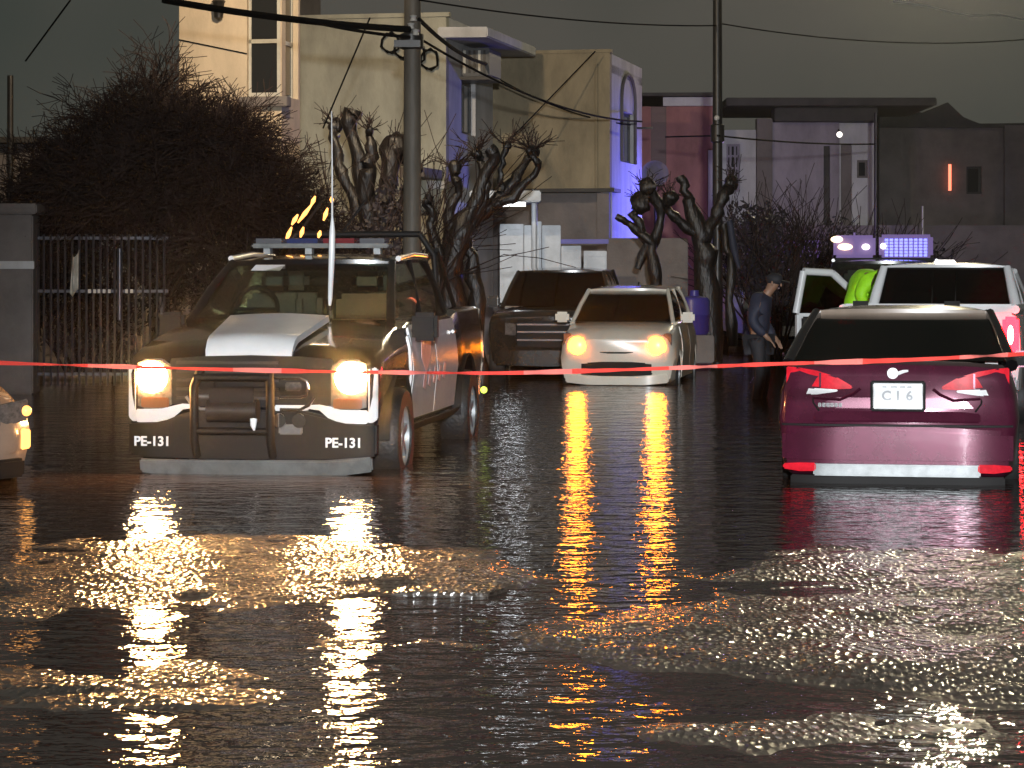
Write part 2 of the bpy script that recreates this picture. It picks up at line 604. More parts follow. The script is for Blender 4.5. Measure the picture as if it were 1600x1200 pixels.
xs = axis_steps(-60, -4.6, 4.6, 60, 0.055, 1.8)
ys = axis_steps(-20, 7.0, 17.5, 150, 0.055, 1.5)
vs = [(x, y, road_z(x, y)) for y in ys for x in xs]
nx = len(xs)
fs = [(j * nx + i, j * nx + i + 1, (j + 1) * nx + i + 1, (j + 1) * nx + i) for j in range(len(ys) - 1) for i in range(nx - 1)]
me = bpy.data.meshes.new('road')
me.from_pydata(vs, [], fs)
for p in me.polygons: p.use_smooth = True
me.materials.append(M['road'])
road = tag(obj('road', me), kind='structure')
b = MB()
b.patch(lambda u, v: (-60 + 120 * u, -20 + 170 * v, 0.0), 4, 4)
tag(b.build('water', 'water'), kind='structure')
# broken asphalt slabs lifted at the edge of the pothole
for px, py, pts, tilt in ((700, 925, [(-.28, -.12), (.2, -.2), (.3, .02), (.02, .3), (-.25, .1)], .05),
                          (1020, 985, [(-.5, -.3), (.1, -.5), (.6, -.1), (.4, .3), (-.2, .25)], .04)):
    d = 6480 / (py - 420)
    sb = MB()
    o = Vector((PXX(px, d), d, 0.0))
    sb.add([o + Vector((a, c, 0.016 + tilt * (c + .2) * .6 + .004 * math.sin(9 * a))) for a, c in pts] +
           [o + Vector((a, c, -0.06)) for a, c in pts],
           [tuple(range(len(pts))), tuple(range(2 * len(pts) - 1, len(pts) - 1, -1))] +
           [((i + 1) % len(pts), i, len(pts) + i, len(pts) + (i + 1) % len(pts)) for i in range(len(pts))])
    sb.build('asphalt_slab', 'road', road, bevel=0.008)

# pavements at the feet of the houses (far side, running back along the street)
pv = MB()
pv.prism([(-22, 33.5), (-6.2, 36), (-1.4, 41.0), (1.2, 40.6), (1.9, 44.8), (4.6, 57.0), (14, 60), (14, 100), (-22, 100)],
         (0, 0, -0.2), (1, 0, 0), (0, 1, 0), (0, 0, 0.32))
tag(pv.build('pavement', 'dim_wall', bevel=0.02), kind='structure')


# ------------------------------------------------------------------ car builder
def pchip(ts, vs, t):
    n = len(ts)
    if t <= ts[0]: return vs[0]
    if t >= ts[-1]: return vs[-1]
    i = max(k for k in range(n - 1) if ts[k] <= t)
    dl = [(vs[k + 1] - vs[k]) / (ts[k + 1] - ts[k]) for k in range(n - 1)]

    def tan(k):
        if k == 0: return dl[0]
        if k == n - 1: return dl[-1]
        a, b_ = dl[k - 1], dl[k]
        return 0.0 if a * b_ <= 0 else 2 * a * b_ / (a + b_)
    h = ts[i + 1] - ts[i]
    s = (t - ts[i]) / h
    m0, m1 = tan(i) * h, tan(i + 1) * h
    return (2 * s ** 3 - 3 * s * s + 1) * vs[i] + (s ** 3 - 2 * s * s + s) * m0 + (3 * s * s - 2 * s ** 3) * vs[i + 1] + (s ** 3 - s * s) * m1


class Shell:
    """lower body of a car; stations (y, z sill, w sill, w max, z max, w shoulder, z shoulder, z top)"""
    def __init__(self, st):
        self.st = st
        self.ts = [s[0] for s in st]

    def prof(self, y):
        zb, wr, wm, zm, ws, zs, zt = (pchip(self.ts, [s[k] for s in self.st], y) for k in range(1, 8))
        return [(0, zb), (wr * .92, zb), (wr, zb + .05), (wm * .985, zm - .1), (wm, zm), ((wm + ws) / 2 + .012, (zm + zs) / 2 + .03), (ws, zs),
                (ws - .05, zs + (zt - zs) * .45 + .012), (ws * .62, zs + (zt - zs) * .86), (0, zt)]

    def pt(self, y, t, side=1, off=0.0):
        p = self.prof(y)
        t = min(max(t, 0), len(p) - 1.0001)
        i = int(t)
        f = t - i
        x, z = p[i][0] * (1 - f) + p[i + 1][0] * f, p[i][1] * (1 - f) + p[i + 1][1] * f
        if off:
            dx, dz = p[i + 1][0] - p[i][0], p[i + 1][1] - p[i][1]
            l = math.hypot(dx, dz) or 1
            x, z = x + dz / l * off, z - dx / l * off
        return Vector((side * x, y, z))

    def build(self, root, m, arches=(), step=0.14, name='body'):
        ys_ = []
        for a, c in zip(self.ts[:-1], self.ts[1:]):
            k = max(1, int((c - a) / step))
            ys_ += [a + (c - a) * q / k for q in range(k)]
        ys_.append(self.ts[-1])
        rings = []
        for y in ys_:
            p = self.prof(y)
            rings.append([Vector((x, y, z)) for x, z in p] + [Vector((-x, y, z)) for x, z in p[-2:0:-1]])
        mb = MB().loft(rings)
        o = mb.build(name, m, None, smooth=42)
        if arches:
            cut = MB()
            for y, z, r in arches:
                cut.lathe((0, y, z), [(0.001, -1.3), (r, -1.3), (r, 1.3), (0.001, 1.3)], 'X', 28)
            c = cut.build('cutter', 'plastic')
            md = o.modifiers.new('b', 'BOOLEAN')
            md.operation = 'DIFFERENCE'
            md.solver = 'EXACT'
            md.object = c
            dg = bpy.context.evaluated_depsgraph_get()
            me2 = bpy.data.meshes.new_from_object(o.evaluated_get(dg))
            o.modifiers.clear()
            o.data = me2
            bpy.data.objects.remove(c)
            me2.materials.clear()
            me2.materials.append(M[m])
            for p in me2.polygons:
                p.material_index = 0
                p.use_smooth = True
            me2.set_sharp_from_angle(angle=R(42))
        o.parent = root
        return o

    def panel(self, root, name, m, y0, y1, t0, t1, side, off=0.008, nu=8, nv=6, skew=0.0):
        b_ = MB()
        b_.patch(lambda u, v: self.pt(y0 + (y1 - y0) * u + skew * v, t0 + (t1 - t0) * v, side, off), nu, nv,
                 lambda u, v: self.pt(y0 + (y1 - y0) * u + skew * v, t0 + (t1 - t0) * v, side, off - .02) -
                 self.pt(y0 + (y1 - y0) * u + skew * v, t0 + (t1 - t0) * v, side, off))
        return b_.build(name, m, root, smooth=40)


def lerp3(a, b_, t): return a + (b_ - a) * t


def greenhouse(root, fb, fr, rr, rb, paint, glass, pillars=(), crown=0.05, roof_m=None, pr=0.038, wsb=0.1, rear_glass=None, roof_th=.045,
               skip_side=None):
    V = lambda q, s: Vector((s * q[1], q[0], q[2]))
    FBl, FBr, FRl, FRr = V(fb, -1), V(fb, 1), V(fr, -1), V(fr, 1)
    RRl, RRr, RBl, RBr = V(rr, -1), V(rr, 1), V(rb, -1), V(rb, 1)

    def bil(a, b_, c, d, bul, ins=.02):
        def fn(u, v):
            uu, vv = ins + u * (1 - 2 * ins), ins * .5 + v * (1 - ins)
            return lerp3(lerp3(a, b_, uu), lerp3(d, c, uu), vv) + Vector(bul) * (4 * uu * (1 - uu))
        return fn
    MB().patch(bil(FBl, FBr, FRr, FRl, (0, -wsb, 0)), 12, 5, (0, .008, -.004)).build('windshield', glass, root, smooth=60)
    MB().patch(bil(RBr, RBl, RRl, RRr, (0, wsb * .7, 0)), 12, 5, (0, -.008, -.004)).build('rear_window', rear_glass or glass, root, smooth=60)

    def roof(u, v):
        q = lerp3(lerp3(FRl, FRr, u), lerp3(RRl, RRr, u), v)
        e = 4 * u * (1 - u)
        return q + Vector((0, (-wsb * (1 - v) + wsb * .7 * v) * e, crown * (1 - (2 * u - 1) ** 4) * (.35 + .65 * 4 * v * (1 - v)) + .012))
    MB().patch(roof, 12, 8, (0, 0, -roof_th)).build('roof', roof_m or paint, root, smooth=50)
    for s in (-1, 1):
        A, B, C, D = (FBl, RBl, RRl, FRl) if s < 0 else (FBr, RBr, RRr, FRr)
        ab = (1, 0, 0)
        MB().tube([A + Vector((0, -.02, -.03)), lerp3(A, D, .5) + Vector((0, -.015, .012)), D + Vector((0, .02, .0))], [pr, pr * .9, pr * .9], 8).build('pillar', paint, root, smooth=60)
        MB().tube([B + Vector((0, .0, -.03)), lerp3(B, C, .5) + Vector((0, .01, .0)), C], [pr * 1.5, pr * 1.3, pr], 8).build('pillar', paint, root, smooth=60)
        ed = [0.0] + list(pillars) + [1.0]
        for k in range(len(ed) - 1):
            def sg(u, v, a=ed[k], c=ed[k + 1], A=A, B=B, C=C, D=D, s=s):
                uu = a + (c - a) * (.03 + .94 * u)
                vv = .03 + .94 * v
                return lerp3(lerp3(A, B, uu), lerp3(D, C, uu), vv) + Vector((s * .025 * 4 * vv * (1 - vv), 0, 0))
            if skip_side == s and k == 0:
                continue
            MB().patch(sg, 6, 4, (-s * .006, 0, 0)).build('side_window', glass, root, smooth=60)
            if k > 0:
                MB().tube([lerp3(A, B, ed[k]), lerp3(D, C, ed[k])], pr * .8, 6).build('pillar', paint, root, smooth=60)


def wheel(root, x, y, r, w, side, spokes=5):
    pr_ = [(r * .62, -w / 2), (r * .93, -w / 2), (r * .985, -w * .38), (r, -w * .2), (r, w * .2), (r * .985, w * .38), (r * .93, w / 2), (r * .62, w / 2)]
    tm = MB()
    tm.loft([[Vector((h_, q_ * math.cos(2 * PI * k_ / 32), q_ * math.sin(2 * PI * k_ / 32))) for k_ in range(32)] for q_, h_ in pr_ + pr_[:1]], caps=False)
    o = tm.build('wheel', 'rubber', root, smooth=35)
    o.location = (x, y, r)
    k = MB()
    xo = side * w * .36
    k.lathe((0, 0, 0), [(r * .6, xo - side * .06), (r * .66, xo + side * .02), (r * .6, xo + side * .02), (r * .57, xo - side * .05)], 'X', 28)
    for i in range(spokes):
        a = 2 * PI * i / spokes + .3
        c = Vector((xo - side * .01, math.cos(a) * r * .34, math.sin(a) * r * .34))
        k.box(c, (.03, r * .56, r * .14), mtx=Matrix.Rotation(a, 3, 'X'))
    k.lathe((0, 0, 0), [(.001, xo - side * .02), (r * .14, xo - side * .02), (r * .13, xo + side * .012), (.001, xo + side * .018)], 'X', 16)
    k.build('rim', 'silver', o, smooth=30)
    MB().lathe((0, 0, 0), [(.001, xo - side * .1), (r * .63, xo - side * .1), (r * .63, xo - side * .09), (.001, xo - side * .09)], 'X', 24).build('brake_disc', 'steel', o)
    return o


def seats(root, y, z, w=.5, xs_=(-.4, .4), m='dark_int'):
    for x in xs_:
        b_ = MB().box((x, y, z + .25), (w, .16, .6)).box((x, y, z + .66), (w * .5, .1, .18))
        b_.build('seat', m, root, bevel=.075)


def mirror(root, x, y, z, side, m, sz=(.2, .1, .16)):
    o = MB().box((x + side * .12, y, z), sz).build('mirror', m, root, bevel=.03)
    MB().tube([(x, y + .02, z - .04), (x + side * .1, y, z - .03)], .02, 6).build('mirror_arm', 'plastic', o)
    MB().box((x + side * .12, y + sz[1] / 2 + .002, z), (sz[0] * .82, .006, sz[2] * .78)).build('mirror_glass', 'pane', o)
    return o


# ------------------------------------------------------------------ police pickup with lit headlights
WL = -0.15                                   # road level under the cars: they stand in 15 cm of water
a = R(-7.7)
FX, FY = PXX(392, 20.15), 20.15              # middle of the bumper
fdir = Vector((math.sin(a), -math.cos(a), 0))
tr_loc = Vector((FX, FY, WL)) - fdir * 2.92
truck = thing('police_pickup', 'black and white police pickup facing the camera with both headlights lit',
              'pickup truck', tr_loc, a)


def xl(px): return (px - 392) / 199.0
def zl(py): return 1.77 - (py - 420) / 199.0


TS = Shell([(-2.90, .55, .90, .96, .76, .95, 1.03, 1.06), (-2.86, .46, .95, 1.0, .80, .985, 1.07, 1.12), (-2.5, .42, .97, 1.015, .87, .99, 1.12, 1.21),
            (-1.5, .42, .97, 1.015, .88, .97, 1.25, 1.35), (-1.2, .42, .97, 1.015, .88, .95, 1.31, 1.36), (1.1, .42, .97, 1.015, .88, .95, 1.33, 1.36),
            (1.3, .44, .97, 1.015, .88, .97, 1.36, 1.39), (2.8, .46, .97, 1.015, .88, .97, 1.37, 1.40), (2.92, .52, .93, .98, .88, .94, 1.35, 1.38)])


def tyf(x, z): return -2.90 + max(0, abs(x) - .8) ** 2 * 1.2


TS.build(truck, 'black', [(-1.92, .40, .53), (1.77, .40, .53)])
# white raised panel in the middle of the bonnet, with an upright front lip
MB().patch(lambda u, v: (lambda x, y: (x, y, 1.055 + .14 * min(1, v * 6) + .19 * v + .018 * math.sin(PI * u)))(
    -.37 + .69 * u + (.14 * v * (u - .35)), -2.90 + .02 * v * 4 + 1.0 * max(0, v - .08)), 12, 14, (0, .03, -.05)).build('hood_panel', 'police_white', truck, smooth=50)
tb = MB()
tb.strip([(-.66, .70, 1.06), (-.4, .68, 1.08), (0, .68, 1.09), (.4, .68, 1.08), (.66, .70, 1.06)], tyf, -1, .012, .04)
gr = tb.build('grille', 'plastic', truck, bevel=.01)
for k in range(5):
    z = .74 + k * .07
    MB().strip([(-.6, z, z + .022), (0, z, z + .022), (.22, z, z + .022)], tyf, -1, .03, .03).build('grille_bar', 'steel', gr)
for s, m in ((1, 'chrome'), (-1, 'skid')):  # left trim and lamp take darker plastic, painting in their shade
    c = MB()
    for pts in ([(.14, .915), (.40, .915), (.455, .89), (.465, .83), (.45, .775), (.40, .765), (.24, .765)],
                [(.24, .665), (.40, .665), (.47, .70), (.515, .765)]):
        c.tube([(s * x, tyf(x, z) - .045, z) for x, z in pts], .014, 8)
    c.build('grille_trim', m, gr, smooth=50)
    MB().box((s * .345, tyf(.345, .83) - .035, .845), (.13, .03, .07)).build('grille_lamp', 'lens' if s > 0 else 'plastic', gr, bevel=.01)
for s in (-1, 1):
    hl = MB().strip([(s * .63, .70, 1.0), (s * .72, .66, 1.06), (s * .86, .655, 1.06), (s * .95, .68, 1.03)], tyf, -1, .02, .06).build('headlight', 'lens', truck, bevel=.012)
    MB().lathe((s * .80, tyf(.8, .91) - .03, .915), [(.001, -.012), (.06, -.010), (.10, -.005), (.125, .004), (.125, .008), (.001, .008)], 'Y', 24).build('bulb', 'head_on', hl, smooth=80)
    MB().strip([(s * .66, .675, .75), (s * .78, .672, .755), (s * .89, .675, .75)], tyf, -1, .034, .03).build('turn_signal', 'amber_lens', hl, bevel=.008)
    # white front corner that wraps under and outside the lamp
    MB().strip([(s * .46, .672, .70), (s * .55, .66, .705), (s * .62, .60, .69), (s * .72, .56, .665), (s * .9, .555, .66), (s * .935, .558, .66)], tyf, -1, .03, .06) \
        .strip([(s * .93, .558, .99), (s * .97, .565, 1.0), (s * 1.005, .59, .99)], tyf, -1, .026, .06).build('bumper_corner', 'police_white', truck, bevel=.008)
MB().strip([(.19, .655, .70), (.3, .65, .70), (.47, .66, .70)], tyf, -1, .04, .05).build('bumper_trim', 'police_white', truck, bevel=.01)
MB().strip([(-1.0, .30, .56), (-.8, .28, .57), (-.4, .27, .66), (.4, .27, .66), (.8, .28, .57), (1.0, .30, .56)], tyf, -1, .04, .12).build('bumper', 'plastic', truck, bevel=.02)
MB().strip([(-.9, .16, .27), (-.6, .13, .265), (0, .12, .265), (.6, .13, .27), (.97, .18, .30)], lambda x, z: tyf(x, z) + (.3 - z) * .3, -1, .07, .05).build('skid_plate', 'skid', truck, bevel=.015)
for x in (-.79, .75):
    text_mesh('unit_number', 'PE-131', .105, 'decal', truck, (x, tyf(abs(x) - .2, .4) - .052, .405), (R(90), 0, 0))
# tow hooks, bull bar with winch
for x in (.24, .40):
    MB().lathe((x, -2.97, .58), [(.001, -.02), (.055, -.02), (.06, 0), (.055, .02), (.001, .02)], 'Y', 14).build('tow_hook', 'chrome', truck, smooth=40)
MB().strip([(.23, .47, .55), (.42, .47, .55)], tyf, -1, .06, .03).build('fog_lamp', 'skid', truck, bevel=.01)
bb = MB()
for x in (-.42, .19):
    bb.tube([(x, -2.98, .30), (x, -3.06, .42), (x, -3.07, .85), (x * .9, -3.02, .98)], .035, 8)
for z in (.5, .92):
    bb.tube([(-.42, -3.06, z), (.19, -3.06, z)], .028, 8)
g = bb.build('bull_bar', 'plastic', truck, smooth=50)
MB().lathe((-.115, -3.04, .66), [(.001, -.2), (.09, -.2), (.09, .2), (.001, .2)], 'X', 18).build('winch', 'steel', g, smooth=40)
MB().box((-.115, -3.09, .78), (.36, .02, .13)).build('plate_holder', 'plastic', g, bevel=.006)
MB().tube([(.065, -3.1, .60), (.065, -3.11, .55), (.07, -3.1, .51)], [.03, .025, .008], 8).build('winch_hook', 'decal', g, smooth=50)
# cab
greenhouse(truck, (-1.50, .86, 1.35), (-.66, .71, 1.82), (1.00, .70, 1.85), (1.18, .85, 1.36), 'black', 'glass', (.52,), .06, pr=.042)
MB().box((0, -1.2, 1.27), (1.6, .5, .1)).build('dashboard', 'dark_int', truck, bevel=.03)
seats(truck, -.25, 1.0, .5, (-.42,), 'grey_int')
seats(truck, -.25, 1.0, .56, (.42,), 'seat')
seats(truck, .75, 1.0, .5, (-.45, .45), 'grey_int')
sw = MB()
ring = [(-.42 + .19 * math.cos(q * PI / 12), -.98 + .05 * math.sin(q * PI / 12), 1.42 + .19 * math.sin(q * PI / 12)) for q in range(25)]
sw.tube(ring, .02, 6, caps=False)
sw.tube([ring[0], ring[12]], .02, 6)
sw.build('steering_wheel', 'plastic', truck, smooth=60)
MB().sphere((.12, -.72, 1.66), (.13, .02, .045)).build('rear_view_mirror', 'plastic', truck, smooth=60)
MB().patch(lambda u, v: (-.50 + .26 * u + v * .03, -.78 - .07 * (1 - v), 1.755 + .05 * v), 3, 1, (0, .005, 0)).build('sun_visor', 'police_white', truck)
mirror(truck, .98, -1.2, 1.28, 1, 'plastic', (.22, .12, .24))
mirror(truck, -.98, -1.2, 1.28, -1, 'plastic', (.22, .12, .24))
# doors: white lower doors, handles, shield and lettering decals on the driver's side and on the other
for s in (-1, 1):
    for y0, y1 in ((-1.33, -.12), (-.10, 1.08)):
        d_ = TS.panel(truck, 'door', 'police_white', y0, y1, 2.1, 5.9, s, .012)
        q = TS.pt(y1 - .16, 5.25, s, .03)
        MB().box(q, (.03, .2, .035)).build('handle', 'chrome', d_, bevel=.01)
    TS.panel(truck, 'running_board', 'plastic', -1.35, 1.2, 1.4, 2.0, s, .06, 6, 2)
    fl = TS.panel(truck, 'fender_stripe', 'police_white', -1.42, -1.36, 2.4, 5.6, s, .012, 2, 5)
    sh = MB()
    for yy, tt, rr_ in ((-.75, 5.2, .0),):
        q = TS.pt(yy, 4.75, s, .03)
        sh.prism([(-.26, .13), (.26, .16), (.24, -.05), (.0, -.2), (-.24, -.06)], q, (0, 1, 0), (0, 0, 1), (s * .004, 0, 0))
    sh.build('shield_decal', 'decal_pink', truck)
    q = TS.pt(-.3, 3.6, s, .03)
    for yy in range(5):
        MB().prism([(-.09, -.06), (.02, -.08), (.1, .05), (.0, .07)], q + Vector((s * .004, -.6 + yy * .26, -.02 + .012 * yy)), (0, 1, 0), (0, 0, 1), (s * .004, 0, 0)).build('side_decal', 'decal_pink', truck)
    TS.panel(truck, 'roof_rail', 'chrome' if s > 0 else 'black', 0, .01, 5, 5.2, s, .0, 1, 1)
for o in [x for x in bpy.data.objects if x.name.startswith('roof_rail')]:
    bpy.data.objects.remove(o)
for s in (-1, 1):
    MB().tube([(s * .75, -.55, 1.86), (s * .74, .2, 1.90), (s * .73, 1.0, 1.89)], .026, 8).build('roof_rail', 'police_white', truck, smooth=50)  # white rail colour paints in the highlight along the roof edge
for x, y in ((-.93, -1.92), (.93, -1.92), (-.93, 1.77), (.93, 1.77)):
    wheel(truck, x, y, .40, .27, 1 if x > 0 else -1, 6)
for x in (-1.0, 1.0):
    for y in (-1.92, 1.77):
        MB().patch(lambda u, v: (x + .03 * (1 if x > 0 else -1) - (.1 * v if x > 0 else -.1 * v), y + .55 * math.cos(PI * u), .40 + .55 * math.sin(PI * u)), 16, 1, (0, 0, .01)).build('wheel_arch', 'plastic', truck, smooth=60)
# light bar, unlit
lbz = 1.985
lb = MB().bx(-.62, .62, -.32, -.08, lbz - .03, lbz + .01).build('light_bar', 'skid', truck, bevel=.012)
for x0, x1, m in ((-.6, -.33, 'smoke_lens'), (-.32, .0, 'blue_dim'), (.01, .33, 'red_dim'), (.34, .6, 'smoke_lens')):
    MB().bx(x0, x1, -.335, -.065, lbz + .012, lbz + .055).build('light_module', m, lb, bevel=.02)
for x in (-.5, -.12, .5):
    MB().bx(x - .03, x + .03, -.24, -.14, 1.90, lbz - .028).build('bracket', 'silver', lb)
# whip antenna at the corner of the bonnet
an = MB().tube([(.32, -1.42, 1.30), (.32, -1.42, 1.46)], [.03, .022], 8).build('antenna', 'plastic', truck, smooth=50)
MB().tube([(.32, -1.42, 1.455), (.325, -1.43, 1.52), (.34, -1.44, 1.85), (.345, -1.44, 2.08), (.345, -1.44, 2.22)], [.012, .02, .028, .026, .008], 8).build('antenna_coil', 'police_white', an, smooth=50)
MB().tube([(.345, -1.44, 2.21), (.345, -1.44, 2.6), (.34, -1.44, 3.1)], [.009, .007, .004], 6).build('antenna_whip', 'police_white', an)
# roll bar behind the cab; glowing slivers added for loose amber glints
rb_ = MB()
for s in (-1, 1):
    rb_.tube([(s * .78, 1.4, 1.34), (s * .74, 1.42, 1.9), (s * .6, 1.42, 2.1)], .03, 8)
    rb_.tube([(s * .78, 2.5, 1.34), (s * .76, 1.44, 1.95)], .025, 8)
rb_.tube([(-.6, 1.42, 2.1), (.6, 1.42, 2.1)], .03, 8)
for x in (-.62, -.2):
    rb_.tube([(x, 1.42, 2.05), (x + .28, 1.40, 2.42)], .014, 6)
rbo = rb_.build('roll_bar', 'plastic', truck, smooth=50)
for x, z, l, tl in ((-.66, 2.10, .07, .03), (-.60, 2.24, .05, .03), (-.50, 2.30, .09, .07), (-.42, 2.42, .045, .02), (-.53, 2.12, .05, .015), (-.30, 2.29, .06, .02), (-.24, 2.43, .03, .0), (-.36, 2.10, .035, .01)):
    MB().tube([(x - tl, 1.36, z - l), (x, 1.36, z), (x + tl, 1.36, z + l)], [.008, .022, .008], 8).build('amber_glint', 'amber_on', rbo, smooth=60)
MB().sphere((1.03, 2.7, .56), .035, 8, 6).build('side_reflector', 'green_on', truck, smooth=60)
MB().strip([(-.95, .75, 1.25), (-.82, .75, 1.25)], lambda x, z: 2.93, 1, .01, .03).strip([(.82, .75, 1.25), (.95, .75, 1.25)], lambda x, z: 2.93, 1, .01, .03).build('tail_light', 'red_lens', truck)
MB().bx(-.95, .95, 2.9, 3.05, .5, .68).build('rear_bumper', 'chrome', truck, bevel=.02)
# headlight beams
for s in (-1, 1):
    lamp('SPOT', 'headlight_beam', (s * .80, -3.03, .90), 30, (1.0, .66, .34), .09, (s * .80, -13, .2), 95, .8, truck)

# a second truck of the same kind, lights out, stands beyond the white pickup and carries the tall light bar
truck2 = copy_tree(truck, skip=('bulb', 'antenna', 'roll_bar', 'light_bar', 'side_reflector'))
truck2.name = 'police_pickup'
tag(truck2, 'dark police pickup mostly hidden beyond the white pickup, with tall blue light bar', 'pickup truck')
truck2.location = (PXX(1382, 37.5), 37.5, WL)
truck2.rotation_euler = (0, 0, R(172))
lb2 = MB().bx(-.72, .72, -.2, .2, 1.88, 1.93).build('light_bar', 'plastic', truck2, bevel=.01)
# seen from behind, so local +x is picture left
for x0, x1, z1 in ((.13, .74, 2.26), (-.70, .08, 2.27)):
    pod = MB().bx(x0, x1, -.17, .17, 1.931, z1).build('light_pod', 'lilac_lens', lb2, bevel=.04)
    if x0 < 0:
        for i in range(9):
            for j in range(6):
                MB().bx(-.62 + i * .07 + .006, -.62 + i * .07 + .056, .171, .186, 1.95 + j * .045, 1.95 + j * .045 + .034).build('led', 'blue_on', pod)
        for x in (.02,):
            MB().sphere((x, .2, 2.10), .045, 10, 7).build('white_lamp', 'white_on', pod, smooth=60)
    else:
        for x, z, r in ((.72, 2.2, (.09, .05, .05)), (.60, 2.09, (.11, .05, .05)), (.30, 2.09, (.06, .05, .045))):
            MB().sphere((x - .03, .2, z), r, 10, 7).build('white_lamp', emis('warm_lamp_glow', (1, .74, .45), 2.5) if x > .3 else 'white_on', pod, smooth=60)
        MB().bx(.42, .45, .171, .2, 1.94, 2.3).build('divider', 'lilac_lens', pod)

# ------------------------------------------------------------------ burgundy sedan seen from behind
SDX, SDY = PXX(1401, 19.2), 19.2
sa = R(180 - 10.5)
sd_f = Vector((math.sin(sa), -math.cos(sa), 0))
sedan = thing('sedan', 'burgundy sedan seen from behind with a white number plate, standing in flood water', 'car', Vector((SDX, SDY, WL)) + sd_f * 2.33, sa)
SS = Shell([(-2.28, .32, .6, .68, .45, .62, .56, .62), (-2.12, .2, .8, .86, .5, .80, .66, .74), (-1.4, .18, .86, .90, .55, .85, .80, .88),
            (-.85, .18, .87, .91, .6, .85, .9, .96), (1.3, .18, .87, .91, .62, .85, .97, 1.02), (1.85, .18, .87, .91, .64, .84, 1.0, 1.06),
            (2.16, .2, .85, .90, .64, .83, .99, 1.08), (2.26, .24, .82, .875, .64, .80, .98, 1.05), (2.30, .3, .74, .82, .64, .74, .92, .97)])
SS.build(sedan, 'burgundy', [(-1.42, .33, .38), (1.35, .33, .38)])


def syf(x, z): return 2.30 - max(0, abs(x) - .45) ** 2 * .38 - max(0, .9 - z) * 0 - max(0, z - .7) * .08


greenhouse(sedan, (-.95, .80, .95), (-.25, .66, 1.40), (.90, .69, 1.42), (1.80, .85, 1.06), 'black', 'glass_dark', (.5,), .05, roof_m=M['beige_paint_and_roof_light'], pr=.035, roof_th=.05)  # beige roof holds light, black pillars hold shade; the car is burgundy
seats(sedan, .0, .75, .46, (-.38, .38))
MB().box((0, 1.1, .95), (1.3, .3, .3)).build('rear_seat', 'dark_int', sedan, bevel=.05)
# bumper, trunk ledge, diffuser
xsq = [-.86, -.7, -.45, 0, .45, .7, .86]
MB().strip([(x, .30, .60 - .05 * abs(x)) for x in xsq], syf, 1, .075, .12).build('rear_bumper', 'burgundy', sedan, bevel=.035)
MB().strip([(x, .62, .70) for x in [-.62, -.5, -.25, 0, .25, .5, .62]], lambda x, z: syf(x, z) + (.70 - z) * .55, 1, .012, .05).build('trunk_ledge', 'burgundy', sedan, bevel=.012)
MB().strip([(x, .72, 1.0 - .02 * abs(x)) for x in [-.60, -.45, -.2, 0, .2, .45, .60]], syf, 1, .008, .02).build('trunk_lid', 'burgundy', sedan, bevel=.006)
MB().strip([(x, .215, .305) for x in [-.62, -.4, 0, .4, .62]], syf, 1, .09, .1).build('diffuser', 'silver', sedan, bevel=.01)
MB().strip([(x, .10, .21) for x in [-.8, -.6, 0, .6, .8]], syf, 1, -.01, .1).build('lower_valance', 'plastic', sedan, bevel=.01)
for s in (-1, 1):
    tl = MB().strip([(s * .33, .868, .885), (s * .45, .862, .955), (s * .6, .872, 1.0), (s * .72, .88, 1.02), (s * .83, .89, 1.03)], syf, 1, .028, .05).build('tail_light', 'red_lens', sedan, bevel=.008)
    MB().strip([(s * .44, .845, .86), (s * .6, .822, .868), (s * .83, .81, .885)], syf, 1, .03, .05).build('reverse_lamp', 'plate', tl, bevel=.006)
    MB().strip([(s * .565, .875, .985), (s * .58, .875, .985)], syf, 1, .034, .05).build('lens_divider', 'burgundy', tl)
    MB().strip([(s * .60, .25, .31), (s * .72, .245, .31), (s * .85, .262, .30)], syf, 1, .1, .05).build('reflector', 'red_lens', sedan, bevel=.01)
    MB().tube([(s * .62, syf(.62, .79) + .03, .80), (s * .42, syf(.42, .8) + .03, .785), (s * .32, syf(.3, .8) + .03, .83), (s * .27, 2.32, .87)], .012, 6).build('trunk_crease', 'burgundy', sedan, smooth=60)
    mirror(sedan, s * .86, -.6, 1.0, s, 'burgundy', (.2, .12, .14))
MB().strip([(x, .588, .602) for x in [-.86, -.5, 0, .5, .86]], syf, 1, .07, .05).build('bumper_gap', 'plastic', sedan)
for s in (-1, 1):
    MB().tube([(s * .63, syf(.63, .9) + .012, .86), (s * .625, syf(.62, .75) + .014, .76), (s * .58, syf(.58, .68) + .012, .70)], .008, 6).build('lid_gap', 'plastic', sedan)
MB().box((-.01, 2.325, .815), (.41, .02, .23)).build('plate_frame', 'plastic', sedan, bevel=.02)
pl = MB().box((-.01, 2.338, .815), (.37, .014, .195)).build('number_plate', 'plate', sedan, bevel=.02)
ft = (R(90), 0, R(180))
for ch_, tx_ in (('C', .085), ('1', 0), ('6', -.085)):
    text_mesh('plate_text', ch_, .1, 'plate_ink', pl, (-.01 + tx_, 2.347, .815), ft, .001)
for tx_, tw_ in ((.10, .02), (.03, .03), (-.035, .025), (-.085, .02)):
    MB().box((-.01 + tx_, 2.346, .885), (tw_ * 1.6, .003, .012)).build('plate_marking', 'plate_ink', pl)
MB().lathe((.03, 2.30, .985), [(.001, -.01), (.04, -.01), (.042, .012), (.001, .014)], 'Y', 18) \
    .tube([(-.01, 2.315, .985), (-.05, 2.315, 1.0), (-.085, 2.31, 1.005)], [.016, .014, .008], 6).build('emblem', 'plate', sedan, smooth=40)
nb = MB()
for k in range(6):
    x = .575 - k * .031
    nb.bx(x - .012, x + .012, 2.318, 2.328, .728, .76)
nb.build('model_badge', 'chrome', sedan, bevel=.003)
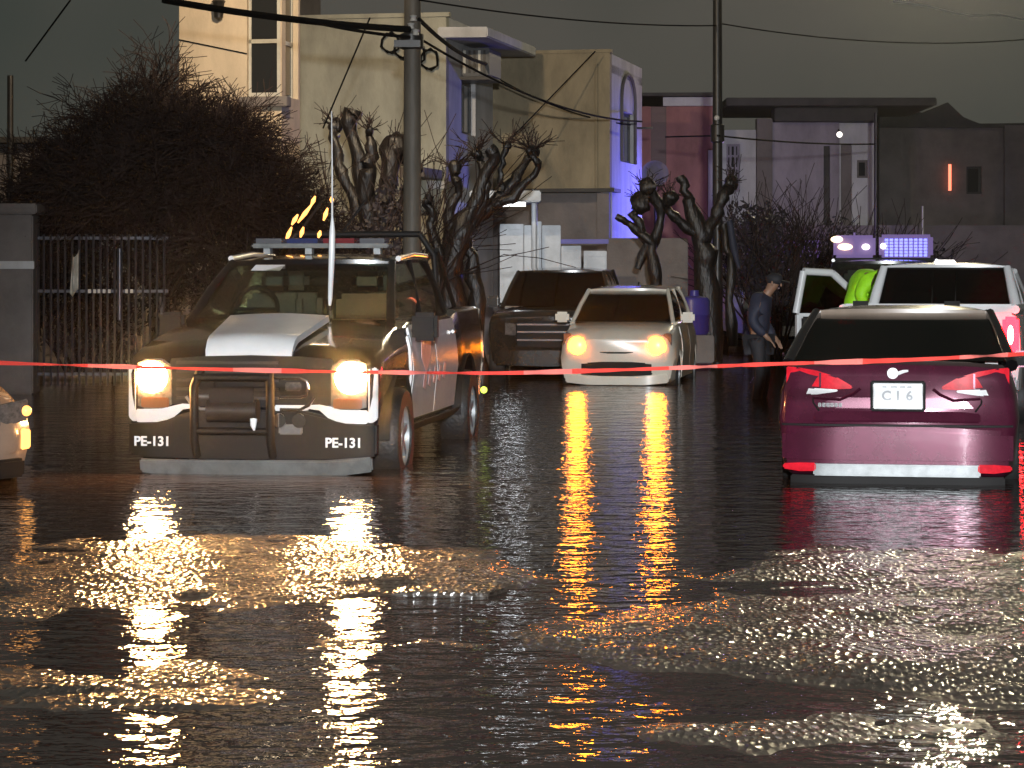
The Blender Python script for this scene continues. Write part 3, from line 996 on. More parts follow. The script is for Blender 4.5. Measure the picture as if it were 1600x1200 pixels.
for x, y in ((-.8, -1.42), (.8, -1.42), (-.8, 1.35), (.8, 1.35)):
    wheel(sedan, x, y, .33, .22, 1 if x > 0 else -1, 5)
for s in (-1, 1):
    SS.panel(sedan, 'door', 'burgundy', -.75, .3, 2.3, 5.9, s, .006)
    SS.panel(sedan, 'door', 'burgundy', .32, 1.1, 2.6, 5.9, s, .006)

# ------------------------------------------------------------------ white hatchback with yellow headlights
ha = R(-9.0)
hf = Vector((math.sin(ha), -math.cos(ha), 0))
hatch = thing('hatchback', 'small white hatchback facing the camera with glowing yellow round headlights', 'car', Vector((PXX(963, 35.5), 35.5, WL)) - hf * 1.9, ha)
HS = Shell([(-1.90, .34, .58, .66, .5, .58, .72, .80), (-1.80, .2, .74, .79, .52, .70, .80, .90), (-1.45, .18, .80, .83, .56, .76, .88, .99), (-1.0, .18, .81, .83, .58, .77, .96, 1.03),
            (1.2, .18, .81, .83, .6, .77, 1.0, 1.05), (1.7, .2, .8, .82, .6, .74, 1.0, 1.05), (1.88, .3, .7, .74, .6, .68, .95, 1.0)])
HS.build(hatch, 'hatch_white', [(-1.22, .29, .35), (1.25, .29, .35)])


def hyf(x, z): return -1.90 + max(0, abs(x) - .35) ** 2 * .55 + max(0, z - .55) * .18


greenhouse(hatch, (-1.12, .72, 1.02), (-.42, .57, 1.46), (1.2, .57, 1.48), (1.66, .70, 1.05), 'hatch_white', 'glass_dark', (.5,), .05, pr=.036)
seats(hatch, .1, .75, .44, (-.35, .35))
MB().tube([(0, .9, 1.52), (0, 1.0, 1.56)], .012, 6).build('antenna', 'plastic', hatch)
for s in (-1, 1):
    l = MB().strip([(s * .40, .60, .78), (s * .55, .58, .84), (s * .70, .62, .88), (s * .76, .68, .87)], hyf, -1, .012, .05).build('headlight', 'lens', hatch, bevel=.012)
    MB().sphere((s * .55, hyf(.55, .7) - .04, .70), (.125, .04, .125), 16, 9).build('bulb', 'hatch_on', l, smooth=80)
    mirror(hatch, s * .78, -.85, 1.08, s, 'hatch_white', (.2, .1, .15))
    lamp('SPOT', 'headlight_beam', (s * .55, -1.99, .70), 10, (1.0, .3, .02), .1, (s * .55, -20, -.6), 100, .9, hatch)
    for y0, y1 in ((-.85, .3), (.32, 1.1)):
        HS.panel(hatch, 'door', 'hatch_white', y0, y1, 2.3, 5.9, s, .006)
MB().strip([(-.24, .60, .63), (-.12, .585, .65), (.12, .585, .65), (.24, .60, .63)], hyf, -1, .012, .03).build('grille', 'plastic', hatch, bevel=.008)
MB().strip([(-.5, .30, .46), (-.2, .28, .48), (.2, .28, .48), (.5, .30, .46)], hyf, -1, .012, .03).build('lower_grille', 'plastic', hatch, bevel=.01)
MB().strip([(-.72, .19, .32), (-.4, .16, .28), (.4, .16, .28), (.72, .19, .32)], hyf, -1, .03, .06).build('front_bumper', 'hatch_white', hatch, bevel=.015)
em = MB()
for an_ in (90, 210, 330):
    q = R(an_)
    c = (.032 * math.cos(q), .032 * math.sin(q))
    t_ = (math.cos(q), math.sin(q))
    n_ = (-t_[1], t_[0])
    em.prism([(c[0] + t_[0] * .03, c[1] + t_[1] * .03), (c[0] + n_[0] * .018, c[1] + n_[1] * .018), (c[0] - t_[0] * .03, c[1] - t_[1] * .03), (c[0] - n_[0] * .018, c[1] - n_[1] * .018)],
             (-.03, hyf(0, .72) - .02, .72), (1, 0, 0), (0, 0, 1), (0, .012, 0))
em.build('emblem', 'plastic', hatch)
for x, y in ((-.72, -1.22), (.72, -1.22), (-.72, 1.25), (.72, 1.25)):
    wheel(hatch, x, y, .29, .18, 1 if x > 0 else -1, 5)

# ------------------------------------------------------------------ dark SUV beside it
ua = R(-6)
suv = thing('parked_suv', 'dark brown parked SUV with its lights off, half hidden by the white hatchback', 'car', (PXX(880, 40.2), 40.2, WL), ua)
US = Shell([(-2.2, .5, .7, .8, .75, .78, 1.0, 1.06), (-2.08, .35, .88, .94, .8, .9, 1.05, 1.14), (-1.2, .32, .93, .97, .85, .9, 1.12, 1.2), (1.9, .32, .93, .97, .85, .9, 1.15, 1.2), (2.2, .5, .8, .86, .8, .8, 1.1, 1.15)])
US.build(suv, 'suv', [(-1.35, .37, .44), (1.4, .37, .44)])


def uyf(x, z): return -2.2 + max(0, abs(x) - .5) ** 2 * .6


greenhouse(suv, (-1.15, .84, 1.2), (-.45, .66, 1.72), (1.7, .66, 1.74), (2.05, .8, 1.2), 'suv', 'glass_dark', (.4, .72), .05)
seats(suv, .1, .85, .48, (-.4, .4))
g = MB().strip([(-.5, .62, .98), (0, .6, 1.0), (.5, .62, .98)], uyf, -1, .012, .04).build('grille', 'plastic', suv, bevel=.01)
for z in (.70, .82, .93):
    MB().strip([(-.5, z, z + .025), (0, z, z + .025), (.5, z, z + .025)], uyf, -1, .03, .03).build('grille_bar', 'chrome', g)
MB().strip([(-.85, .34, .55), (0, .32, .56), (.85, .34, .55)], uyf, -1, .05, .1).build('front_bumper', 'suv', suv, bevel=.03)
for s in (-1, 1):
    MB().strip([(s * .52, .78, .95), (s * .7, .78, .98), (s * .86, .82, .98)], uyf, -1, .02, .05).build('headlight', 'lens', suv, bevel=.01)
    mirror(suv, s * .88, -.9, 1.27, s, 'suv', (.2, .12, .18))
for x, y in ((-.86, -1.35), (.86, -1.35), (-.86, 1.4), (.86, 1.4)):
    wheel(suv, x, y, .37, .24, 1 if x > 0 else -1, 5)

# ------------------------------------------------------------------ beige car at the left edge
la = R(30)
lc = thing('car', 'beige car cut by the left picture edge, with an amber indicator', 'car', (-5.43, 20.6, WL), la)
LS = Shell([(-2.25, .34, .6, .70, .5, .62, .62, .68), (-2.1, .22, .82, .88, .55, .80, .72, .80), (-1.4, .2, .88, .91, .58, .85, .88, .95), (-.9, .2, .88, .91, .6, .85, .96, 1.02),
            (1.7, .2, .88, .91, .6, .85, 1.0, 1.05), (2.25, .3, .8, .84, .6, .78, .98, 1.02)])
LS.build(lc, 'beige_paint_and_roof_light', [(-1.4, .34, .40), (1.35, .34, .40)])


def lyf(x, z): return -2.25 + max(0, abs(x) - .4) ** 2 * .5


greenhouse(lc, (-1.0, .78, 1.02), (-.3, .6, 1.45), (1.0, .6, 1.46), (1.7, .76, 1.05), 'beige_paint_and_roof_light', 'glass_dark', (.5,))
for s in (-1, 1):
    l = MB().strip([(s * .42, .62, .72), (s * .6, .60, .76), (s * .84, .64, .80)], lyf, -1, .02, .06).build('headlight', 'lens', lc, bevel=.01)
    MB().sphere((s * .82, lyf(.82, .7) - .03, .71), (.04, .03, .04)).build('bulb', 'amber_on', l, smooth=60)  # glowing bulb stands in for a glint on the headlight
    MB().strip([(s * .78, .42, .58), (s * .86, .43, .57)], lyf, -1, .03, .04).build('turn_signal', 'amber_on', lc, bevel=.01)
    mirror(lc, s * .86, -.65, 1.06, s, 'beige_paint_and_roof_light')
    for y0, y1 in ((-.75, .3), (.32, 1.1)):
        LS.panel(lc, 'door', 'beige_paint_and_roof_light', y0, y1, 2.3, 5.9, s, .006)
MB().strip([(-.4, .36, .6), (0, .34, .6), (.4, .36, .6)], lyf, -1, .015, .03).build('grille', 'plastic', lc, bevel=.01)
MB().strip([(-.8, .22, .36), (0, .2, .34), (.8, .22, .36)], lyf, -1, .05, .1).build('front_bumper', 'plastic', lc, bevel=.02)
for x, y in ((-.82, -1.4), (.82, -1.4), (-.82, 1.35), (.82, 1.35)):
    wheel(lc, x, y, .34, .22, 1 if x > 0 else -1, 7)

# ------------------------------------------------------------------ white pickup seen from behind, left door open
wa = R(180 - 14.5)
wf = Vector((math.sin(wa), -math.cos(wa), 0))
wp = thing('pickup_truck', 'white pickup seen from behind with its left front door open and red brake light on', 'pickup truck', Vector((PXX(1450, 27.0), 27.0, WL)) + wf * 2.7, wa)
PS = Shell([(-2.7, .5, .75, .88, .74, .85, .98, 1.04), (-2.5, .42, .92, .97, .8, .93, 1.05, 1.12), (-1.4, .4, .95, .98, .85, .92, 1.15, 1.24), (-1.1, .4, .95, .98, .85, .9, 1.2, 1.24), (.75, .4, .95, .98, .85, .9, 1.22, 1.25),
            (.85, .42, .95, .98, .85, .92, 1.27, 1.30), (2.6, .45, .95, .98, .85, .92, 1.28, 1.31), (2.7, .5, .92, .96, .85, .91, 1.27, 1.30)])
PS.build(wp, 'police_white', [(-1.7, .38, .5), (1.65, .38, .5)])
for s in (-1, 1):
    MB().tube([(s * .90, .85, 1.335), (s * .90, 2.66, 1.345)], .05, 8).build('bed_rail', 'police_white', wp, smooth=50)
MB().bx(-.9, .9, 2.64, 2.74, 1.28, 1.40).build('tailgate_top', 'police_white', wp, bevel=.03)
MB().bx(-.76, .76, 2.7, 2.745, .72, 1.27).build('tailgate', 'police_white', wp, bevel=.02)
MB().bx(-.95, .95, 2.7, 2.88, .48, .64).build('rear_bumper', 'chrome', wp, bevel=.03)
for s in (-1, 1):
    tl = MB().bx(s * .86 - .085, s * .86 + .085, 2.66, 2.76, .86, 1.27).build('tail_light', 'red_on', wp, bevel=.03)
    MB().sphere((s * .86, 2.75, 1.08), (.035, .03, .11)).build('bulb', 'red_core', tl, smooth=60)
greenhouse(wp, (-1.3, .84, 1.24), (-.55, .70, 1.74), (.60, .69, 1.79), (.80, .82, 1.27), 'police_white', 'glass_dark', (.5,), .06, pr=.045, skip_side=1, roof_th=.06)
for x in (-.13, .13):
    MB().tube([(x, .86, 1.27), (x, .66, 1.76)], .014, 6).build('window_divider', 'steel', wp)
MB().bx(-.12, .12, .60, .68, 1.82, 1.87).build('roof_lamp', 'white_on', wp, bevel=.015)
seats(wp, -.1, .95, .5, (-.4, .4))
for x, y in ((-.88, -1.7), (.88, -1.7), (-.88, 1.65), (.88, 1.65)):
    wheel(wp, x, y, .38, .25, 1 if x > 0 else -1, 6)
# open door (image left = local +x), hinged at its front edge
dr = MB()
door = bpy.data.objects.new('door', None)
dm = MB()
dm.prism([(0, .45), (1.05, .45), (1.1, .6), (1.1, 1.24), (0, 1.24)], (0, 0, 0), (1, 0, 0), (0, 0, 1), (0, .09, 0))
dob = dm.build('door', 'police_white', wp, bevel=.02)
dob.location = (.97, -1.15, 0)
dob.rotation_euler = (0, 0, R(34))
fr_ = MB()
for p0, p1 in (((.05, 1.24), (.62, 1.72)), ((.62, 1.72), (1.0, 1.74)), ((1.0, 1.74), (1.10, 1.24))):
    fr_.tube([(p0[0], .045, p0[1]), (p1[0], .045, p1[1])], .045, 8)
fr_.build('window_frame', 'police_white', dob, smooth=50)
MB().prism([(.12, 1.24), (1.05, 1.24), (.97, 1.69), (.64, 1.69)], (0, .04, 0), (1, 0, 0), (0, 0, 1), (0, .008, 0)).build('window', 'glass_dark', dob)
MB().bx(.03, 1.06, .09, .13, .5, 1.2).build('door_trim', 'dark_int', dob, bevel=.02)


# ------------------------------------------------------------------ rain haze
hz = MB().bx(-70, 70, -22, 152, -1.4, 12.0).build('haze', 'plastic')
hm = bpy.data.materials.new('rain_haze')
hm.use_nodes = True
ht = hm.node_tree
ht.nodes.clear()
ho = ht.nodes.new('ShaderNodeOutputMaterial')
hv = ht.nodes.new('ShaderNodeVolumePrincipled')
hv.inputs['Color'].default_value = (.85, .84, .82, 1)
hv.inputs['Density'].default_value = 0.0006
hv.inputs['Anisotropy'].default_value = 0.965
ht.links.new(hv.outputs[0], ho.inputs['Volume'])
hz.data.materials.clear()
hz.data.materials.append(hm)
tag(hz, kind='stuff')


# ------------------------------------------------------------------ people
def skinned(name, pts, edges, m, parent, sub=2):
    me_ = bpy.data.meshes.new(name)
    keys = list(pts)
    me_.from_pydata([pts[k][0] for k in keys], [(keys.index(i), keys.index(j)) for i, j in edges], [])
    o = bpy.data.objects.new(name, me_)
    COL.objects.link(o)
    o.modifiers.new('s', 'SKIN').use_smooth_shade = True
    sl = me_.skin_vertices[0].data
    for i, k in enumerate(keys):
        r = pts[k][1]
        sl[i].radius = r if isinstance(r, tuple) else (r, r)
    sl[0].use_root = True
    md = o.modifiers.new('d', 'SUBSURF')
    md.levels = md.render_levels = sub
    dg = bpy.context.evaluated_depsgraph_get()
    m2 = bpy.data.meshes.new_from_object(o.evaluated_get(dg))
    bpy.data.objects.remove(o)
    m2.materials.clear()
    m2.materials.append(M[m])
    for p in m2.polygons:
        p.use_smooth = True
        p.material_index = 0
    return obj(name, m2, parent)


def hand_bits(pts, edges, key, wrist, d, side):
    """four bent fingers and a thumb rooted in the palm"""
    d = Vector(d).normalized()
    s = d.cross(Vector((0, 0, 1)))
    s = s.normalized() if s.length > .1 else Vector((1, 0, 0))
    palm = Vector(wrist) + d * .07
    pts[key + 'p'] = (tuple(palm), .034)
    edges.append((key, key + 'p'))
    for i, ln in enumerate((.07, .08, .075, .058)):
        b0 = palm + s * (-.03 + .02 * i) + d * .03
        pts[f'{key}f{i}a'] = (tuple(b0), .010)
        pts[f'{key}f{i}b'] = (tuple(b0 + d * ln * .55 - Vector((0, 0, .008))), .009)
        pts[f'{key}f{i}c'] = (tuple(b0 + d * ln * .9 - Vector((0, 0, .03))), .007)
        edges += [(key + 'p', f'{key}f{i}a'), (f'{key}f{i}a', f'{key}f{i}b'), (f'{key}f{i}b', f'{key}f{i}c')]
    b0 = palm - d * .02 - s * side * .035
    pts[key + 't'] = (tuple(b0), .012)
    pts[key + 'u'] = (tuple(b0 + d * .045 - s * side * .02), .009)
    edges += [(key + 'p', key + 't'), (key + 't', key + 'u')]


def person(label, loc, rz, J, top, legs_m, hat=None):
    """J: joint positions in local metres (facing local +x); body is one skinned mesh, clothes are children"""
    root = thing('person', label, 'person', loc, rz)
    p = {'pel': (J['pel'], (.13, .11)), 'bel': (lerp3(Vector(J['pel']), Vector(J['che']), .5), (.125, .1)), 'che': (J['che'], (.15, .115)),
         'nek': (J['nek'], .055), 'hed': (J['hed'], .085), 'top': (J['top'], .075)}
    e = [('pel', 'bel'), ('bel', 'che'), ('che', 'nek'), ('nek', 'hed'), ('hed', 'top')]
    for s in 'lr':
        for a_, b_, ra in (('sho', 'che', .062), ('elb', 'sho', .045), ('wri', 'elb', .03), ('hip', 'pel', .09), ('kne', 'hip', .062), ('ank', 'kne', .042), ('toe', 'ank', .04)):
            p[a_ + s] = (J[a_ + s], ra)
            e.append((b_ if b_ in ('che', 'pel') else b_ + s, a_ + s))
        hand_bits(p, e, 'wri' + s, J['wri' + s], Vector(J['wri' + s]) - Vector(J['elb' + s]), 1 if s == 'l' else -1)
    skinned('body', p, e, 'skin', root)
    g_ = 1.28
    c = {k: (p[k][0], tuple(q * g_ for q in p[k][1])) for k in ('pel', 'bel', 'che')}
    for s in 'lr':
        for k, ra in (('sho', .1), ('elb', .078), ('wri', .06)):
            c[k + s] = (J[k + s], ra)
    c['col'] = (lerp3(Vector(J['che']), Vector(J['nek']), .75), .075)
    ec = [('pel', 'bel'), ('bel', 'che'), ('che', 'col')]
    for s in 'lr':
        ec += [('che', 'sho' + s), ('sho' + s, 'elb' + s), ('elb' + s, 'wri' + s)]
    skinned('jacket', c, ec, top, root)
    t = {'pel': (J['pel'], (.17, .15))}
    et = []
    for s in 'lr':
        for k, ra in (('hip', .105), ('kne', .078), ('ank', .06)):
            t[k + s] = (J[k + s], ra)
        et += [('pel', 'hip' + s), ('hip' + s, 'kne' + s), ('kne' + s, 'ank' + s)]
        MB().tube([J['ank' + s], lerp3(Vector(J['ank' + s]), Vector(J['toe' + s]), .5), J['toe' + s]], [.055, .055, .045], 10).build('shoe', 'darkcloth', root, smooth=60)
    skinned('trousers', t, et, legs_m, root)
    hd = Vector(J['hed'])
    up = (Vector(J['top']) - Vector(J['nek'])).normalized()
    fw = Vector(J.get('face', (1, 0, 0))).normalized()
    sd_ = up.cross(fw).normalized()
    fc = MB()
    fc.sphere(hd + fw * .095, (.014, .014, .022), 8, 6)
    fc.build('nose', 'skin', root, smooth=60)
    for s in (-1, 1):
        MB().sphere(hd + fw * .08 + sd_ * s * .032 + up * .025, .011, 8, 6).build('eye', 'darkcloth', root, smooth=60)
        MB().sphere(hd + sd_ * s * .09, (.015, .018, .03), 8, 6).build('ear', 'skin', root, smooth=60)
    MB().tube([hd + fw * .083 + sd_ * .025 - up * .045, hd + fw * .09 - up * .047, hd + fw * .083 - sd_ * .025 - up * .045], .006, 6).build('mouth', 'decal_pink', root)
    hm = MB()
    q = Matrix((fw, sd_, up)).transposed()
    hm.sphere(hd + up * .05 - fw * .015, (.108, .095, .085), 14, 9, q)
    if hat:
        hm.sphere(hd + up * .055 + fw * .11, (.08, .07, .012), 12, 6, q)
    hm.build('cap' if hat else 'hair', 'darkcloth' if hat else 'hair', root, smooth=60)
    return root


# standing person, navy jacket, dark cap, turned to picture right and bent a little forward
person('person in a navy jacket and dark cap left of the open pickup door', (PXX(1186, 32), 32, -0.16), R(-20), {
    'pel': (0, 0, .92), 'che': (.03, 0, 1.33), 'nek': (.13, 0, 1.50), 'hed': (.19, 0, 1.60), 'top': (.22, 0, 1.69), 'face': (1, 0, -.25),
    'shol': (.03, .19, 1.40), 'elbl': (-.02, .25, 1.12), 'wril': (.14, .2, .93), 'shor': (.03, -.19, 1.40), 'elbr': (-.03, -.26, 1.12), 'wrir': (.14, -.22, .95),
    'hipl': (0, .1, .86), 'knel': (.05, .11, .48), 'ankl': (0, .12, .08), 'toel': (.16, .13, .04), 'hipr': (0, -.1, .86), 'kner': (.06, -.11, .48), 'ankr': (-.02, -.12, .08), 'toer': (.14, -.13, .04)},
    'navy', 'darkcloth', True)
# person in the hi-vis jacket leaning into the cab through the open door
person('person in a lime hi-vis jacket leaning into the white pickup through its open door', (PXX(1331, 30.1), 30.1, -.02), R(14), {
    'pel': (-.02, 0, 1.13), 'che': (.16, 0, 1.50), 'nek': (.33, .0, 1.58), 'hed': (.44, .0, 1.60), 'top': (.53, .0, 1.62), 'face': (.6, .2, -.7),
    'shol': (.18, .2, 1.55), 'elbl': (.34, .3, 1.36), 'wril': (.5, .28, 1.3), 'shor': (.14, -.2, 1.55), 'elbr': (-.02, -.28, 1.33), 'wrir': (.12, -.24, 1.18),
    'hipl': (-.02, .1, 1.07), 'knel': (.05, .1, .68), 'ankl': (-.02, .11, .33), 'toel': (.13, .12, .29), 'hipr': (-.02, -.1, 1.07), 'kner': (.03, -.11, .68), 'ankr': (-.05, -.12, .33), 'toer': (.1, -.13, .29)},
    'limejacket', 'darkcloth', False)


# ------------------------------------------------------------------ houses
def wallbox(mb, u0, u1, z0, z1, th, openings, axis):
    """wall along local x (axis 'x', faces -y) or along local y (axis 'y', faces +x) with openings (u0,u1,z0,z1)"""
    us = sorted({u0, u1, *[q for o in openings for q in o[:2]]})
    zs = sorted({z0, z1, *[q for o in openings for q in o[2:]]})
    for i in range(len(us) - 1):
        for j in range(len(zs) - 1):
            uc, zc = (us[i] + us[i + 1]) / 2, (zs[j] + zs[j + 1]) / 2
            if any(o[0] < uc < o[1] and o[2] < zc < o[3] for o in openings):
                continue
            if axis == 'x':
                mb.bx(us[i], us[i + 1], 0, th, zs[j], zs[j + 1])
            else:
                mb.bx(-th, 0, us[i], us[i + 1], zs[j], zs[j + 1])


def window(root, axis, u0, u1, z0, z1, frame_m='frame', mull=0, bar=0, th=.06, pane='pane', rec=.08):
    def bxx(mb, a, b_, z, zz, r0, r1):
        if axis == 'x': mb.bx(a, b_, r0, r1, z, zz)
        else: mb.bx(-r1, -r0, a, b_, z, zz)
    f = MB()
    w = .05
    bxx(f, u0, u1, z0, z0 + w, rec, rec + th)
    bxx(f, u0, u1, z1 - w, z1, rec, rec + th)
    bxx(f, u0, u0 + w, z0 + w, z1 - w, rec, rec + th)
    bxx(f, u1 - w, u1, z0 + w, z1 - w, rec, rec + th)
    for k in range(mull):
        c = u0 + (u1 - u0) * (k + 1) / (mull + 1)
        bxx(f, c - w / 2, c + w / 2, z0 + w, z1 - w, rec + .005, rec + th - .005)
    for k in range(bar):
        c = z0 + (z1 - z0) * (k + 1) / (bar + 1)
        bxx(f, u0 + w, u1 - w, c - w / 2, c + w / 2, rec + .01, rec + th - .01)
    fo = f.build('window', frame_m, root)
    g_ = MB()
    bxx(g_, u0 + w * .5, u1 - w * .5, z0 + w * .5, z1 - w * .5, rec + .025, rec + .035)
    g_.build('pane', pane, fo)
    return fo


class House:
    def __init__(self, label, px, d, rz, name='house'):
        self.c = Vector((PXX(px, d), d, 0))
        self.rz = rz
        self.root = thing(name, label, 'house', self.c, rz)

    def sx(self, px):         # local x of the camera-side wall seen at column px
        k = (px - 800) / F
        c, s = math.cos(self.rz), math.sin(self.rz)
        return (k * self.c.y - self.c.x) / (c - k * s)

    def sy(self, px):         # local y of the street front seen at column px
        k = (px - 800) / F
        c, s = math.cos(self.rz), math.sin(self.rz)
        return (k * self.c.y - self.c.x) / (-s - k * c)

    def zx(self, py, x=0): return PZ(py, self.c.y + x * math.sin(self.rz))
    def zy(self, py, y=0): return PZ(py, self.c.y + y * math.cos(self.rz))


HR = R(-12)
# house at the left with the warm lit wall and the corner window
h = House('tall cream house behind the bare tree, its wall lit warm beside a corner window', 440, 38, HR)
r_ = h.root
x0 = h.sx(280)
xw = h.sx(386)
zs_, zr = h.zx(150), h.zx(63)
b = MB()
wallbox(b, x0, 0, 3.3, 7.2, .2, [(xw, -.02, zs_, 6.9)], 'x')
b.build('side_wall', 'warm_wall', r_)
b = MB()
yf_ = h.sy(467)
wallbox(b, .2, yf_ + .06, 3.3, 7.2, .2, [(.2, yf_ - .03, zs_, 6.9)], 'y')
b.build('front_wall', 'warm_wall', r_)
wn_ = MB()
for u0, u1 in ((xw, -.03),):
    wn_.bx(u0, u1, .08, .13, zs_, zs_ + .06).bx(u0, u1, .08, .13, zr - .03, zr + .03).bx(u0, u0 + .04, .08, .13, zs_ + .06, 6.9)
wn_.bx(-.09, -.02, .06, .13, zs_, 6.9)
fo = wn_.build('window', 'frame', r_)
for za, zb in ((zs_ + .06, zr - .03), (zr + .03, 6.9)):
    MB().bx(xw + .04, -.09, .10, .11, za, zb).build('pane', 'pane', fo)
    MB().bx(-.11, -.1, .14, yf_ - .06, za, zb).build('pane', 'pane', fo)
wn2 = MB().bx(-.14, -.08, .14, yf_ - .03, zr - .03, zr + .03).bx(-.14, -.08, yf_ - .08, yf_ - .03, zs_, 6.9)
wn2.build('window', 'frame', r_)
for k in range(3):
    u = xw + .1 + k * .13
    MB().tube([(u, .3, zr + .1), (u + .03, .32, 6.0), (u, .3, 6.85)], [.09, .05, .07], 8).build('curtain', 'frame', r_, smooth=60)
b = MB().bx(x0 - .6, -1.15, 1.0, 6, 0, 3.28).bx(x0 - .6, .0, .22, .98, 0, 3.28).bx(x0 + .05, -1.15, .4, 6, 3.3, 7.1)
b.build('base_wall', 'dim_wall', r_)
b = MB().bx(xw - .1, .12, -.12, .1, zs_ - .16, zs_ - .01)
b.build('window_sill', 'dim_wall', r_, bevel=.01)
ln = MB().lathe((h.sx(345), -.1, h.zx(14)), [(.01, -.16), (.07, -.12), (.09, .1), (.11, .12), (.02, .2)], 'Z', 10).bx(h.sx(345) - .02, h.sx(345) + .02, -.1, 0, h.zx(14) + .1, h.zx(14) + .14)
tag(ln.build('wall_lantern', 'steel', r_, smooth=40))
MB().tube([(x0, -.015, h.zx(59)), (h.sx(386), -.015, h.zx(83))], .01, 5).build('cable', 'wire', r_)

# olive house
h = House('olive house with an air conditioner above its narrow upper window', 697, 42, HR)
r_ = h.root
x0, y1 = h.sx(440), h.sy(770)
zt = h.zx(26)
b = MB()
wallbox(b, x0, 0, .0, zt, .2, [], 'x')
b.build('side_wall', 'olive_wall', r_)
yw0, yw1 = h.sy(721), h.sy(743)
zw0, zw1 = h.zy(208, yw0), h.zy(124, yw0)
b = MB()
wallbox(b, .2, y1, 2.8, zt, .2, [(yw0, yw1, zw0, zw1)], 'y')
wallbox(b, .2, y1, 0, 2.8, .2, [(1.0, 2.0, .1, 2.2)], 'y')
b.build('front_wall', 'pale_wall', r_)
window(r_, 'y', yw0, yw1, zw0, zw1, 'ac', 1)
MB().bx(-.12, -.08, 1.0, 2.0, .1, 2.2).build('door', 'steel', r_)
MB().bx(x0, 0, .2, y1, zt - .3, zt - .12).bx(x0 - .04, .06, -.05, .1, zt, zt + .07).build('roof', 'olive_wall', r_)
MB().prism([(-.1, -.2), (.72, -.1), (.72, y1 + .3), (-.1, y1 + .2)], (0, 0, h.zy(72, 1.5)), (1, 0, 0), (0, 1, 0), (0, 0, .17)).build('eave', 'pale_wall', r_, bevel=.02)
ya0, za0 = yw0 - .1, h.zy(120, yw0)
acu = MB().bx(.03, .5, ya0, ya0 + .95, za0, h.zy(76, yw0)).build('air_conditioner', 'ac', r_, bevel=.02)
for k in range(5):
    MB().bx(.06 + k * .085, .1 + k * .085, ya0 - .02, ya0, za0 + .05, h.zy(80, yw0)).build('louver', 'frame' if k in (0, 3) else 'steel', acu)
MB().bx(-.2, .5, ya0, ya0 + .9, za0 - .06, za0 - .005).build('bracket', 'steel', r_)
for k in range(4):
    c_ = Vector((-.25 - .22 * k, -.12, h.zx(66 + 9 * (3 - k))))
    cb = MB()
    cb.tube([c_ + Vector(((.13 + .02 * (q % 3)) * math.cos(q * .7), .03 * math.sin(q), (.15 + .03 * (q % 2)) * math.sin(q * .7))) for q in range(26)], .016, 5)
    cb.build('cable_coil', 'wire', r_, smooth=60)
MB().bx(h.sx(655), -.05, -1.3, -.02, h.zx(281), h.zx(266)).build('porch_roof', 'dim_wall', r_, bevel=.01)
MB().bx(h.sx(668), .0, -.06, -.005, h.zx(295), h.zx(283)).build('porch_lintel', 'pale_wall', r_)

# brown house with arched niche
h = House('two storey brown house with a pointed arch niche on its blue lit street front', 953, 46, HR)
r_ = h.root
x0, y1 = h.sx(700), h.sy(1003)
zt = h.zx(82)
zf = h.zx(300)
b = MB()
wallbox(b, x0, 0, zf + .07, zt, .2, [], 'x')
b.build('side_wall', 'brown_wall', r_)
b = MB().bx(x0, -.25, .5, .7, 0, zf - .01).bx(-.24, -.02, .02, .7, 0, zf - .01)
b.build('ground_floor_wall', 'dim_wall', r_)
MB().bx(x0, .1, -.12, .6, zf, zf + .065).build('floor_slab', 'roof', r_)
ya, yb = h.sy(970), h.sy(991)
za, zb, zc = h.zy(252, ya), h.zy(172, ya), h.zy(112, ya)
b = MB()
wallbox(b, .2, y1, 0, h.zy(90, 1), .2, [(ya, yb, za, zb)], 'y')
b.build('front_wall', 'pale_wall', r_)
window(r_, 'y', ya, yb, za, zb, 'ac', 1)
ym = (ya + yb) / 2
pts = [(.02, ya, za), (.02, ya, zb + .2)] + [(.02, ya + (ym - ya) * (1 - math.cos(q)) * 1.0, zb + .2 + (zc - zb - .2) * math.sin(q)) for q in (.3, .6, .9, 1.2, 1.45)] + [(.02, ym, zc)]
pts2 = [(x, 2 * ym - y, z) for x, y, z in pts[::-1]]
MB().tube(pts + pts2, .035, 6).build('arch_trim', 'dim_wall', r_, smooth=50)
MB().bx(x0, 0, .2, y1, zt - .35, zt - .2).bx(x0, .03, -.03, .15, zt, zt + .06).build('roof', 'brown_wall', r_)
MB().bx(0, .35, y1 - .9, y1 - .8, h.zy(202, y1 - .8), h.zy(199, y1 - .8)).build('conduit', 'steel', r_)
MB().tube([(h.sx(932), -.03, zf), (h.sx(932), -.03, zt - .2)], .035, 6).build('downpipe', 'brown_wall', r_)

# pink house
h = House('pink house with a dark red shuttered opening, left of the thin utility pole', 1118, 55, R(-3))
r_ = h.root
x0 = h.sx(1003)
b = MB()
u0, u1, z0, z1 = h.sx(1017), h.sx(1041), h.zx(262), h.zx(166)
wallbox(b, x0, 0, 0, h.zx(166), .2, [(u0, u1, z0, z1 - .001)], 'x')
b.build('wall', 'pink_wall', r_)
so = MB().bx(u0, u1, .08, .12, z0, z1).build('shutter', 'shutter', r_)
for k in range(7):
    z = z0 + (z1 - z0) * (k + .5) / 7
    MB().bx(u0 + .02, u1 - .02, .05, .09, z - .06, z + .05).build('slat', 'shutter', so)
MB().bx(h.sx(1036), .02, -.08, .1, h.zx(165.5), h.zx(152)).build('fascia', 'pale_wall', r_)
MB().bx(x0 - .1, .05, -.35, 4, h.zx(151), h.zx(146)).build('roof', 'roof', r_)
MB().bx(-.16, -.02, -.1, -.01, 0, h.zx(235)).build('pilaster', 'pale_wall', r_)

